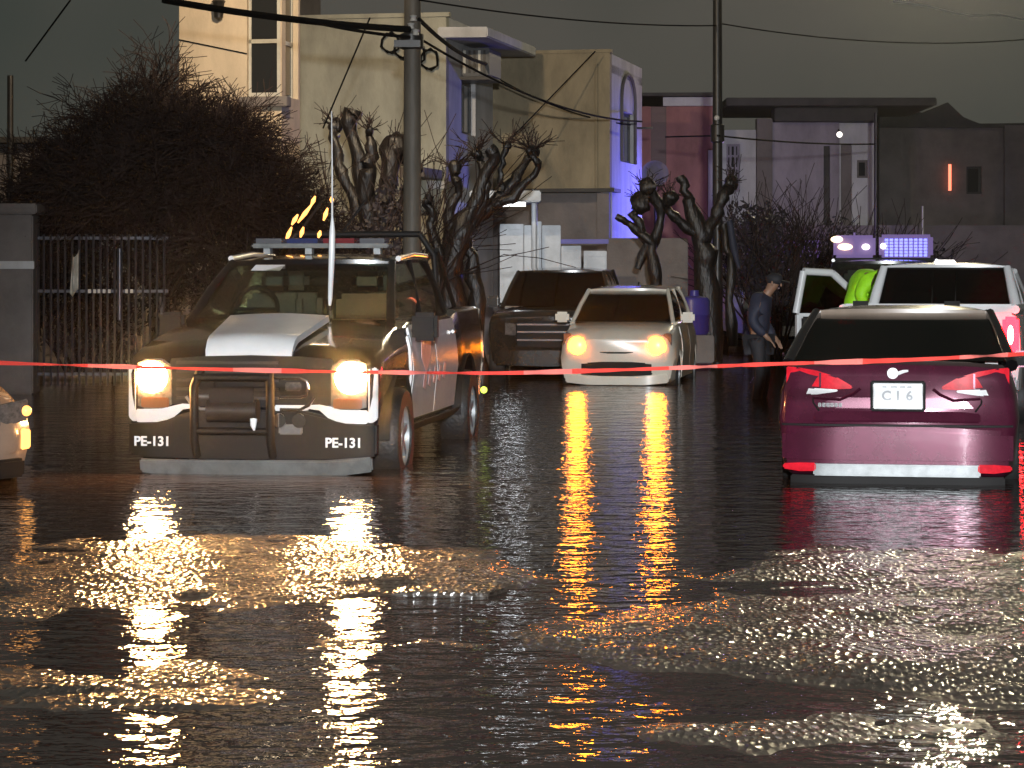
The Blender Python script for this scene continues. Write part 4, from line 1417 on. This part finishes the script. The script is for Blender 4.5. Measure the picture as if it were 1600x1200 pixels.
# house with violet light put into its wall colour
h = House('low violet-lit house under a long dark flat roof, right of the thin utility pole', 1366, 57, R(0))
r_ = h.root
x0 = h.sx(1128)
b = MB()
g0, g1, gz0, gz1 = h.sx(1135), h.sx(1156), h.zx(300), h.zx(225)
c0, c1 = h.sx(1309), 0
wallbox(b, x0, h.sx(1181), 0, h.zx(203), .2, [(g0, g1, gz0, gz1)], 'x')
b.build('porch_wall', 'pale_wall', r_)
window(r_, 'x', g0, g1, gz0, gz1, 'violet_lit_wall', 2, 3)
b = MB()
wallbox(b, h.sx(1206), h.sx(1311), 0, h.zx(190), .2, [(h.sx(1287), h.sx(1297), .3, h.zx(228))], 'x')
b.build('wall', 'violet_lit_wall', r_)
MB().bx(h.sx(1287), h.sx(1297), .1, .16, .3, h.zx(228)).build('door', 'roof', r_)
MB().bx(h.sx(1181.5), h.sx(1205.5), -.2, .2, 0, h.zx(186)).build('column', 'dim_wall', r_)
cw = MB()
wo0, wo1 = h.sx(1339), h.sx(1356)
wallbox(cw, h.sx(1311.5), 0, 0, h.zx(192), .2, [(wo0, wo1, h.zx(278), h.zx(250)), (h.sx(1314), h.sx(1331), .3, h.zx(225))], 'x')
cw.build('end_wall', 'pale_wall', r_)
window(r_, 'x', wo0, wo1, h.zx(278), h.zx(250), 'dim_wall')
MB().bx(h.sx(1314), h.sx(1331), .1, .16, .3, h.zx(225)).build('door', 'dim_wall', r_)
MB().bx(h.sx(1128), h.sx(1450), -1.2, 3.5, h.zx(170), h.zx(158)).bx(h.sx(1206), h.sx(1366), -.6, .2, h.zx(192) + .01, h.zx(170) - .01).build('roof', 'roof', r_, bevel=.02)
lm = MB().sphere((h.sx(1305), -.75, h.zx(213)), .065, 10, 8).build('wall_lamp', 'white_on', r_, smooth=60)
MB().tube([(h.sx(1305), -.6, h.zx(205)), (h.sx(1305), -.75, h.zx(209))], .02, 6).build('lamp_arm', 'steel', lm)

# brown house at the right edge
h = House('dim brown house at the right edge with a red lamp by its small dark window', 1640, 60, R(0))
r_ = h.root
x0 = h.sx(1374)
b = MB()
u0, u1, z0, z1 = h.sx(1510), h.sx(1534), h.zx(303), h.zx(260)
wallbox(b, x0, h.sx(1568), 0, h.zx(200), .2, [(u0, u1, z0, z1)], 'x')
b.build('wall', 'dim_wall', r_)
window(r_, 'x', u0, u1, z0, z1, 'steel')
MB().bx(h.sx(1568.5), 0, -.1, .2, 0, h.zx(196)).build('end_wall', 'dim_wall', r_)
MB().prism([(x0, 0), (x0, .3), (h.sx(1400), .55), (h.sx(1440), .35), (h.sx(1480), .6), (h.sx(1505), .25), (h.sx(1530), .1), (0, .12), (0, 0)], (0, -.05, h.zx(200) + .002), (1, 0, 0), (0, 0, 1), (0, 3, 0)).build('roof', 'roof', r_)
rl = MB().tube([(h.sx(1483), -.1, h.zx(298)), (h.sx(1483), -.1, h.zx(257))], .035, 8).build('red_lamp', emis('red_lamp_glow', (1, .22, .12), 2.2), r_)

# dim house and wall at the far left
h = House('dim grey house at the left edge behind the iron fence', 60, 40, R(-6))
r_ = h.root
b = MB()
wallbox(b, -6, 0, 0, h.zx(225), .2, [(-1.1, -.5, .3, 2.0)], 'x')
b.build('wall', 'dim_wall', r_)
window(r_, 'x', -1.1, -.5, .3, 2.0)
MB().bx(-6.1, .1, -.3, 4, h.zx(224), h.zx(215)).build('roof', 'roof', r_)

# ------------------------------------------------------------------ walls, gate, fence
gp = thing('gate_pillar', 'grey plastered gate pillar at the left end of the iron fence', 'pillar', (PXX(15, 33), 33, 0))
MB().bx(-1.2, .3, 0, .5, 0, PZ(335, 33)).build('shaft', 'dim_wall', gp, bevel=.02)
MB().bx(-1.26, .36, -.06, .56, PZ(334.5, 33), PZ(318, 33)).build('capstone', 'dim_wall', gp, bevel=.02)
MB().bx(-1.22, .32, -.02, .0, PZ(420, 33), PZ(408, 33)).build('band', 'pale_wall', gp)

fe = thing('iron_fence', 'dark iron bar fence between the grey pillar and the bare tree', 'fence', (PXX(52, 33.3), 33.3, 0))
bar_me = MB().tube([(0, 0, .1), (0, 0, PZ(366, 33.3))], .017, 6).mesh('bar')
bar_me.materials.append(M['iron'])
L = PXX(262, 33.3) - PXX(52, 33.3)
for k in range(19):
    o = obj('bar', bar_me, fe)
    o.location = (L * (k + .5) / 19, 0, 0)
for z in (.25, PZ(455, 33.3), PZ(372, 33.3)):
    MB().bx(0, L, .02, .05, z - .02, z + .02).build('rail', 'iron', fe)
gl = MB()
for px in (140, 148, 155, 163, 171, 198, 206):
    MB().bx(PXX(px - 2, 33.3) - PXX(52, 33.3), PXX(px + 2, 33.3) - PXX(52, 33.3), -.02, .0, PZ(458, 33.3), PZ(452, 33.3)).build('rail_glint', 'frame', fe)  # pale blocks stand in for a row of small reflections
cl = MB()
cl.patch(lambda u, v: (PXX(109 + 13 * u + 3 * v, 33.2), 33.2 + .05 * math.sin(9 * u + 2 * v), PZ(458 - 62 * v + 6 * math.sin(5 * u), 33.2)), 8, 8, (0, .012, 0))
tag(cl.build('hanging_cloth', 'cloth', smooth=60), 'pale cloth hanging on the iron fence at the left', 'cloth')
tag(MB().tube([P(187, 500, 33), P(187, 388, 33)], .035, 8).build('fence_post', 'iron', smooth=60), 'slim grey post standing in front of the iron fence beside the bare tree', 'post')
gw = MB().bx(PXX(250, 37), PXX(640, 37), 37, 37.2, 0, PZ(430, 37)).build('garden_wall', 'dim_wall', bevel=.02)
tag(gw, 'low plastered garden wall behind the black police pickup', 'wall')
gw = MB().bx(PXX(1150, 53), PXX(1680, 53), 53, 53.2, 0, PZ(352, 53)).build('garden_wall', 'dim_wall', bevel=.02)
tag(gw, 'long dark garden wall in front of the houses at the right', 'wall')
gw = MB().bx(PXX(948, 45), PXX(1075, 45), 45, 45.2, 0, PZ(372, 45)).build('garden_wall', 'dim_wall', bevel=.02)
tag(gw, 'short dim wall right of the white gate behind the pollarded tree', 'wall')

ga = thing('sheet_metal_gate', 'white sheet metal gate below the brown house, lit by a porch light', 'gate', (PXX(780, 43.5), 43.5, 0))
ox = PXX(780, 43.5)
for px0, px1, py0 in ((781, 818, 350), (819, 833, 352), (838, 846, 346), (847, 876, 352), (877, 908, 384), (912, 948, 392)):
    w0, w1 = PXX(px0, 43.5) - ox, PXX(px1, 43.5) - ox
    p_ = MB().bx(w0, w1, 0, .04, .12, PZ(py0, 43.5)).build('panel', 'gate', ga, bevel=.008)
    fm = MB()
    t_ = PZ(py0, 43.5)
    fm.bx(w0 + .02, w1 - .02, -.02, -.001, t_ - .09, t_ - .03).bx(w0 + .02, w1 - .02, -.02, -.001, .8, .86)
    if w1 - w0 > .25:
        fm.bx(w0 + .02, w0 + .06, -.02, -.001, .9, t_ - .12).bx(w1 - .06, w1 - .02, -.02, -.001, .9, t_ - .12)
    fm.build('stiffener', 'gate', p_)
MB().bx(PXX(876, 43.5) - ox, PXX(950, 43.5) - ox, -.25, .03, PZ(381, 43.5), PZ(374, 43.5)).build('awning', 'gate_blue', ga)
cn = thing('porch_canopy', 'pale porch canopy on a white post above the white gate', 'canopy', (PXX(835, 43), 43, 0))
MB().tube([(0, 0, .12), (0, 0, PZ(316, 43))], .05, 10).build('post', 'gate', cn, smooth=50)
MB().bx(PXX(735, 43) - PXX(835, 43), .1, -.8, 1.2, PZ(317, 43) + .0, PZ(300, 43)).build('roof', 'gate', cn, bevel=.02)
tube = MB().bx(-.55, -.15, -.5, -.42, PZ(317, 43) - .07, PZ(317, 43) - .005).build('fluorescent_tube', 'white_on', cn)
lamp('POINT', 'porch_light', (-.4, -.65, PZ(330, 43)), 8, (.85, .93, 1.0), .1, parent=cn)

# dish on the pollarded tree's house corner
ds = thing('satellite_dish', 'pale round satellite dish on a mast beside the pink house', 'satellite dish', (PXX(1024, 50), 50, 0))
MB().tube([(0, 0, 0), (0, 0, PZ(275, 50))], .03, 8).build('mast', 'steel', ds)
k = MB()
rings = []
for i in range(6):
    q = i / 5
    rings.append([Vector((-.02 + .27 * q * math.cos(t * PI / 10), -.1 - .09 * q * q, PZ(272, 50) + .26 * q * math.sin(t * PI / 10))) for t in range(20)])
k.loft(rings[1:] if False else [[v + Vector((0, .001, 0)) for v in rings[0]]] + rings[1:], caps=False)
k.build('dish', 'dim_wall', ds, smooth=60)

br = thing('plastic_barrel', 'blue plastic barrel on a concrete block behind the white hatchback', 'barrel', (PXX(1085, 41.5), 41.5, 0))
MB().bx(-.3, .3, -.3, .3, .1, .55).build('block', 'dim_wall', br, bevel=.02)
MB().lathe((0, 0, .552), [(.2, 0), (.24, .05), (.25, .3), (.265, .32), (.25, .34), (.25, .55), (.22, .6), (.08, .63), (.07, .72), (.001, .72)], 'Z', 20).build('drum', 'barrel', br, smooth=40)


# ------------------------------------------------------------------ poles and wires
def pole(label, px, d, r0, r1, top_z, m, lean=0.0):
    o = thing('utility_pole', label, 'utility pole', (PXX(px, d), d, 0))
    MB().tube([(0, 0, -.1), (lean * .5, 0, top_z / 2), (lean, 0, top_z)], [r0, (r0 + r1) / 2, r1], 14).build('shaft', m, o, smooth=60)
    return o


pa = pole('thick concrete utility pole with insulators standing behind the black police pickup', 643, 33.5, .125, .105, 7.5, 'concrete', .02)
MB().lathe((0, 0, PZ(66, 33.5)), [(.11, -.1), (.16, -.08), (.16, .1), (.11, .12)], 'Z', 14).build('collar', 'steel', pa, smooth=40)
MB().box((-.05, -.15, PZ(70, 33.5)), (.34, .1, .09)).build('crossarm', 'steel', pa)
for x, py in ((.03, 30), (.0, 42), (.06, 52)):
    MB().lathe((x, -.16, PZ(py, 33.5)), [(.001, -.05), (.05, -.04), (.035, 0), (.05, .03), (.001, .05)], 'Z', 10).build('insulator', 'porcelain', pa, smooth=40)
pb = pole('thin dark utility pole rising beside the pink house', 1121, 44, .095, .075, 8.0, 'steel')
MB().lathe((0, 0, PZ(205, 44)), [(.09, -.2), (.12, -.18), (.12, .1), (.09, .12)], 'Z', 12).build('collar', 'steel', pb, smooth=40)
MB().sphere((-.02, -.13, PZ(185, 44)), .05, 8, 6).build('insulator', 'porcelain', pb, smooth=50)
pole('slim dark pole between the violet-lit house and the brown house at right', 1369, 52, .05, .045, PZ(176, 52), 'steel')
pole('slim dark pole at the far left edge of the picture', 16, 38, .055, .045, PZ(118, 38), 'steel')
tag(MB().tube([P(1442, 400, 50), P(1442, 322, 50)], .02, 6).build('metal_rod', 'frame'), 'thin pale rod above the white pickup roof', 'rod')


def wire(label, a_, b_, r, sag=0.0, n=14):
    a_, b_ = Vector(a_), Vector(b_)
    pts = [lerp3(a_, b_, i / n) - Vector((0, 0, sag * 4 * (i / n) * (1 - i / n))) for i in range(n + 1)]
    tag(MB().tube(pts, r, 5).build('overhead_wire', 'wire'), label, 'wire', 'overhead wires')


wire('thick black cable running from the top left to the concrete pole', P(255, 0, 31), P(640, 46, 33.3), .045, .05)
wire('second cable just under the thick one at the concrete pole', P(470, 30, 32), P(640, 58, 33.3), .022, .03)
wire('guy wire slanting down left of the concrete pole over the olive house', P(578, 28, 34), P(505, 200, 36), .012)
wire('cable from the concrete pole towards the air conditioner', P(655, 30, 33.4), P(760, 100, 43), .03, .1)
wire('wire falling from the concrete pole to the blue arched front', P(655, 60, 33.4), P(1003, 190, 48), .018, .25)
wire('lower wire from the olive house to the blue arched front', P(770, 118, 44), P(985, 195, 47), .014, .15)
wire('thin wire slanting up over the brown house wall', P(790, 225, 44), P(930, 80, 45.5), .012)
wire('thin faint wire high between the two poles', P(655, 0, 33.4), P(1121, 40, 44), .012, .1)
wire('thin faint wire from the thin pole to the top right', P(1121, 36, 44), P(1620, 60, 50), .012, .2)
wire('low wire from the thin pole past the violet-lit house', P(1121, 212, 43.8), P(1369, 225, 52), .016, .05)
wire('short wire left of the thin pole by the pink house', P(1040, 214, 47), P(1121, 212, 44), .014)
wire('dark wire slanting across the sky at the far left', P(40, 95, 38), P(110, 0, 36), .014)
wx = MB()
cp = [P(1395, 2, 40), P(1450, 10, 40), P(1490, 20, 40), P(1522, 26, 40), P(1560, 22, 40), P(1620, 36, 40)]
wx.tube(cp, .02, 6)
tag(wx.build('overhead_wire', 'porcelain', smooth=50), 'pale wet cable glinting at the top right corner', 'wire', 'overhead wires')


# ------------------------------------------------------------------ trees
def grow(mb, p, d, ln, r, depth, rg, kids, spread, droop, n=4, minr=.004, tips=None):
    pts, rs = [p], [r]
    q = Vector(p)
    dd = Vector(d).normalized()
    seg = 3 if depth > 1 else 2
    for i in range(seg):
        dd = (dd + Vector((rg.uniform(-.25, .25), rg.uniform(-.25, .25), rg.uniform(-.2, .2) - droop))).normalized()
        q = q + dd * ln / seg
        pts.append(q)
        rs.append(max(minr, r * (1 - .45 * (i + 1) / seg)))
    mb.tube(pts, rs, n if depth > 1 else 3, caps=False)
    if depth == 0:
        if tips is not None: tips.append(q)
        return
    for k in range(kids):
        t = rg.uniform(.35, 1.0)
        i = min(seg - 1, int(t * seg))
        pp = lerp3(pts[i], pts[i + 1], t * seg - i)
        ax = Vector((rg.gauss(0, 1), rg.gauss(0, 1), rg.gauss(0, .7)))
        nd = (dd + ax.normalized() * spread).normalized()
        grow(mb, pp, nd, ln * rg.uniform(.55, .8), max(minr, r * .5), depth - 1, rg, kids, spread, droop, n, minr, tips)


def leaves(mb, c, rad, n, rg, sz):
    for _ in range(n):
        while True:
            q = Vector((rg.uniform(-1, 1), rg.uniform(-1, 1), rg.uniform(-1, 1)))
            if q.length < 1: break
        q = Vector(c) + Vector((q.x * rad[0], q.y * rad[1], q.z * rad[2]))
        a_ = Vector((rg.gauss(0, 1), rg.gauss(0, 1), rg.gauss(0, 1))).normalized()
        b_ = a_.orthogonal().normalized()
        s = sz * rg.uniform(.6, 1.4)
        mb.add([q - a_ * s, q + b_ * s * .45, q + a_ * s, q - b_ * s * .45], [(0, 1, 2, 3)])


# big bare tree at left: thick tangle of drooping twigs
rg = random.Random(11)
bt = thing('bare_tree', 'large bushy bare tree with a tangle of brown twigs in front of the cream house', 'tree', (PXX(245, 34.5), 34.5, 0))
t_ = MB()
base = Vector((0, 0, -.1))
fork = Vector((.05, 0, 1.25))
t_.tube([base, (0.03, 0, .6), fork], [.16, .12, .12], 10)
tw = MB()
lim = [(-1.55, 0, 1.7), (-1.1, .3, 2.4), (-.5, -.2, 2.7), (.05, .2, 2.85), (.55, -.2, 2.55), (1.05, .1, 2.35), (1.55, -.1, 1.9), (1.75, .2, 1.2), (-1.8, -.1, .95), (.2, -.6, 1.9), (-.6, .6, 2.2), (-1.0, -.5, 1.3), (.9, .5, 1.5), (2.1, 0, 1.7), (2.2, .2, .7), (1.5, -.4, .6), (-2.1, .1, 1.6), (-.2, 0, 3.2)]
for tx, ty, tz in lim:
    end = fork + Vector((tx, ty, tz)) * .62
    mid = fork + Vector((tx * .25, ty * .25, tz * .45))
    t_.tube([fork - Vector((0, 0, .05)), mid, end], [.07, .045, .022], 6)
    for k in range(8):
        pp = lerp3(mid, end, rg.uniform(.0, 1))
        dv = Vector((tx, ty, tz)).normalized() + Vector((rg.gauss(0, .6), rg.gauss(0, .6), rg.gauss(0, .4)))
        grow(tw, pp, dv, .9, .013, 3, rg, 6, .95, .05, 4, .005)
t_.build('trunk', 'bark', bt, smooth=50)
tag(tw.build('twig', 'twig', bt), kind='stuff')
lv = MB()
for tx, ty, tz in lim:
    e_ = fork + Vector((tx, ty, tz)) * .75
    leaves(lv, e_, (.7, .6, .65), 1100, rg, .042)
leaves(lv, fork + Vector((0, 0, .9)), (1.85, .9, 1.5), 7000, rg, .042)
tag(lv.build('dry_leaf', 'leaf', bt), kind='stuff')


def pollard(label, px, d, forks, r0, seed, twigs=True, base_py=None):
    """trunk with thick stub limbs ending in knobs; forks = list of pixel polylines (px,py,radius)"""
    rg_ = random.Random(seed)
    o = thing('pollarded_tree', label, 'tree', (PXX(px, d), d, 0))
    org = Vector((PXX(px, d), d, 0))
    tk = MB()
    sp = MB()
    for f in forks:
        pts = []
        dy = rg_.uniform(-.35, .35)
        for i, (x, y, r) in enumerate(f):
            pts.append(P(x, y, d) + Vector((0, dy * i / len(f), 0)) - org)
        rs = [q[2] for q in f]
        pp, rr_ = [], []
        for i in range(len(pts) - 1):
            for k in range(4):
                pp.append(lerp3(pts[i], pts[i + 1], k / 4) + Vector((rg_.gauss(0, .022), rg_.gauss(0, .022), 0)))
                rr_.append((rs[i] + (rs[i + 1] - rs[i]) * k / 4) * rg_.uniform(.78, 1.25))
        pp.append(pts[-1])
        rr_.append(rs[-1])
        tk.tube(pp, rr_, 11)
        if f[0][1] < 480 or len(forks) == 1:
            e_ = pts[-1]
            kn = MB().sphere((0, 0, 0), rs[-1] * 1.45, 14, 10)
            kn.v = [tuple(e_ + Vector(q) * (1 + .38 * mn.noise(Vector(q) * 9 + e_ * 3))) for q in kn.v]
            kn.build('knob', 'bark', o, smooth=60)
            if twigs:
                for k in range(14):
                    grow(sp, e_, Vector((rg_.gauss(0, .8), rg_.gauss(0, .8), rg_.uniform(.2, 1.2))), rg_.uniform(.15, .35), .012, 1, rg_, 3, .6, 0, 4, .005)
    tk.build('trunk', 'bark', o, smooth=50)
    if sp.v: tag(sp.build('twig', 'twig', o), kind='stuff')
    return o


pollard('wet forked pollarded tree between the police pickup and the white gate', 715, 36, [
    [(700, 620, .22), (705, 430, .2), (712, 380, .17), (735, 330, .11), (770, 250, .07), (765, 232, .09)],
    [(690, 620, .12), (688, 440, .1), (676, 360, .08), (668, 318, .06), (672, 306, .07)],
    [(712, 390, .12), (745, 340, .1), (790, 300, .09), (815, 262, .06), (835, 235, .06)],
    [(735, 350, .09), (758, 300, .07), (752, 255, .05), (745, 240, .06)],
    [(705, 400, .1), (700, 340, .08), (715, 290, .07), (712, 262, .07)],
    [(770, 320, .07), (800, 310, .07), (842, 262, .05), (828, 235, .05)],
    [(748, 620, .12), (745, 470, .11), (738, 400, .1), (722, 360, .1)],
    [(785, 300, .05), (783, 265, .04), (792, 228, .05)],
], .2, 3)
pollard('dark pollarded tree with round knobs just left of the concrete pole', 575, 37, [
    [(585, 560, .16), (583, 400, .15), (575, 330, .13), (560, 250, .1), (545, 190, .13), (552, 172, .14)],
    [(580, 360, .11), (605, 300, .12), (612, 240, .16), (618, 232, .16)],
    [(585, 380, .1), (630, 310, .08), (652, 262, .06)],
    [(570, 330, .1), (575, 270, .12), (582, 235, .1), (578, 205, .05)],
    [(560, 330, .1), (532, 270, .09), (520, 215, .07), (522, 195, .08)],
], .16, 5)
pollard('dark pollarded tree with stub limbs between the blue front and the thin pole', 1085, 42.5, [
    [(1105, 560, .22), (1103, 420, .2), (1098, 370, .17), (1075, 320, .1), (1070, 290, .08), (1062, 276, .08)],
    [(1000, 420, .07), (1010, 380, .08), (992, 335, .08), (1000, 318, .12)],
    [(1030, 560, .1), (1025, 430, .1), (1018, 380, .09), (985, 350, .06), (962, 338, .05)],
    [(1018, 390, .09), (1032, 340, .08), (1020, 300, .08), (1012, 292, .1)],
    [(1098, 380, .13), (1120, 330, .1), (1135, 300, .1), (1143, 285, .09)],
    [(1095, 370, .1), (1058, 345, .09), (1040, 322, .07), (1045, 310, .09)],
    [(1145, 540, .09), (1142, 400, .08), (1132, 350, .09)],
], .2, 9)
bg_ = MB()
bg_.tube([P(1140, 345, 41), P(1146, 385, 41), P(1155, 420, 41)], [.05, .06, .03], 8)
tag(bg_.build('hanging_cloth', 'navy', smooth=60), 'dark blue cloth tied round the tree right of the thin pole', 'cloth')


def shrub(label, px, d, py_top, w, seed, n=1600, m='shrub'):
    rg_ = random.Random(seed)
    o = thing('shrub', label, 'shrub', (PXX(px, d), d, 0))
    ht = PZ(py_top, d)
    st = MB()
    for k in range(16):
        grow(st, (rg_.uniform(-.3, .3) * w, rg_.uniform(-.2, .2), 0), (rg_.gauss(0, .35), rg_.gauss(0, .3), 1), ht * .62, .025, 2, rg_, 4, .6, 0, 5, .006)
    tag(st.build('stem', 'twig', o), kind='stuff')
    lf = MB()
    for k in range(7):
        c = Vector((rg_.uniform(-.6, .6) * w, rg_.uniform(-.3, .3), ht * rg_.uniform(.25, .72)))
        leaves(lf, c, (w * .5, .5, ht * .28), n // 7, rg_, .06)
    tag(lf.build('leaf', m, o), kind='stuff')
    return o


shrub('dark shrub growing behind the person in the navy jacket', 1205, 46, 305, 1.0, 21, 2600)
shrub('tall dark shrub left of the light bar, in front of the violet-lit house', 1265, 47, 320, .9, 22, 2600)
shrub('low dark shrub at the garden wall above the white pickup', 1400, 49, 362, 1.3, 23, 1800)
shrub('dark bush beside the concrete pole behind the police pickup roof', 596, 36.1, 222, .72, 25, 3200)
shrub('low dark bush behind the iron fence at left', 140, 36.5, 380, 1.2, 26, 1500)

# ------------------------------------------------------------------ caution tape across the street
tp = MB()
tp2 = []
N = 220
ctrl = [(-90, 563), (0, 567), (130, 571), (300, 576), (480, 580), (620, 582), (760, 583), (900, 580), (1050, 575), (1200, 569), (1400, 563), (1600, 553), (1760, 545)]
cl, cr = [], []
for i in range(N + 1):
    px = -90 + 1850 * i / N
    py = pchip([c[0] for c in ctrl], [c[1] for c in ctrl], px)
    d = 18.3 - 3.6 * (px / 1600)
    c = P(px, py, d)
    ang = .7 * math.sin(i * .055) + .35 * math.sin(i * .31 + 1) + .2 * math.sin(i * .9)
    w = .014 + .003 * math.sin(i * .23)
    o = Vector((0, math.sin(ang) * w, math.cos(ang) * w))
    cl.append(c + o)
    cr.append(c - o)
vs, fs, mi = [], [], []
for i in range(N + 1):
    vs += [cl[i], cr[i], cl[i] + Vector((0, .0012, 0)), cr[i] + Vector((0, .0012, 0))]
for i in range(N):
    p, q = 4 * i, 4 * i + 4
    k = 1 if (i // 9) % 3 == 0 else 0
    for f_ in ((p, q, q + 1, p + 1), (p + 2, p + 3, q + 3, q + 2), (p, p + 2, q + 2, q), (p + 1, q + 1, q + 3, p + 3)):
        fs.append(f_)
        mi.append(k)
me = bpy.data.meshes.new('caution_tape')
me.from_pydata(vs, [], fs)
me.materials.append(M['tape'])
me.materials.append(M['tape2'])
for p, k in zip(me.polygons, mi): p.material_index = k
tag(obj('caution_tape', me), 'red caution tape strung across the street in front of the cars', 'tape')

# ------------------------------------------------------------------ street lamps and the lights they carry
def street_lamp(label, loc, hz, arm, power, col, target, angle=150, rad=.15, glow=40):
    o = thing('street_lamp', label, 'street lamp', loc)
    MB().tube([(0, 0, -.1), (0, 0, hz + .2)], [.09, .06], 10).build('pole', 'steel', o, smooth=60)
    ax, ay = arm
    MB().tube([(0, 0, hz + .1), (ax * .5, ay * .5, hz + .25), (ax, ay, hz + .12)], .035, 8).build('arm', 'steel', o, smooth=60)
    MB().sphere((ax, ay, hz + .08), (.3, .3, .09), 12, 7).build('lamp_head', 'steel', o, smooth=60)
    MB().lathe((ax, ay, hz - .03), [(.001, -.02), (.14, -.02), (.18, .04), (.001, .04)], 'Z', 16).build('lens', emis('street_lamp_glow', col, glow), o)
    tg = Vector(target) - Vector(loc)
    lamp('SPOT', 'lamp_light', (ax, ay, hz - .09), power, col, rad, tg, angle, .5, o)
    return o


MB().tube([(0, 0, 7.0), (-.5, -.6, 7.3), (-1.1, -1.3, 7.3)], .035, 8).build('lamp_arm', 'steel', pa, smooth=60)
MB().sphere((-1.2, -1.4, 7.27), (.3, .3, .09), 12, 7).build('lamp_head', 'steel', pa, smooth=60)
MB().lathe((-1.2, -1.4, 7.17), [(.001, -.02), (.14, -.02), (.18, .04), (.001, .04)], 'Z', 16).build('lamp_lens', emis('sodium_glow', (1.0, .76, .48), 40), pa)
lamp('SPOT', 'lamp_light', (-1.2, -1.4, 7.1), 2900, (1.0, .78, .52), .15, (-2.2, 5.6, 4.9), 104, .8, pa)
street_lamp('tall street lamp on a steel pole beyond the houses at the right', (13.3, 62.5, 0), 10.8, (-2.6, -.5), 5200, (1.0, .86, .55), (3.0, 12, 0), 60, .2, 450)
fl_ = thing('floodlight', 'added white floodlight on a steel stand behind the photographer', 'floodlight', (.5, -8, 0))  # unseen fixture, added to carry the white light from behind the camera
MB().tube([(0, 0, -.1), (0, 0, 3.2)], .05, 8).build('stand', 'steel', fl_)
MB().bx(-.3, .3, -.1, .1, 3.1, 3.5).build('housing', 'steel', fl_, bevel=.02)
MB().bx(-.26, .26, .101, .12, 3.14, 3.46).build('lens', emis('floodlight_glow', (.93, .97, 1.0), 30), fl_)
lamp('SPOT', 'flood_beam', (0, .2, 3.3), 44000, (.93, .97, 1.0), .3, (.4, 30.2, -.6), 30, 1.0, fl_)

# third police truck further down the street, behind the shrubs: its beacon colours the house fronts
truck3 = copy_tree(truck2, skip=('led', 'white_lamp'))
truck3.name = 'police_pickup'
truck3['label'] = 'dark police pickup further down the street hidden behind the tall shrubs'
truck3.location = (PXX(1225, 49.5), 49.5, -.1)
truck3.rotation_euler = (0, 0, R(185))
lamp('SPOT', 'blue_beacon', (0, 0, 2.45), 1500, (.09, .11, 1.0), .12, (9, 2.6, 1.7), 95, 1.0, truck3)
lamp('POINT', 'violet_fill', (.5, -.3, 2.45), 150, (.6, .4, 1.0), .12, parent=truck3)  # added lamp that tints the right-hand houses; the truck has no violet beacon
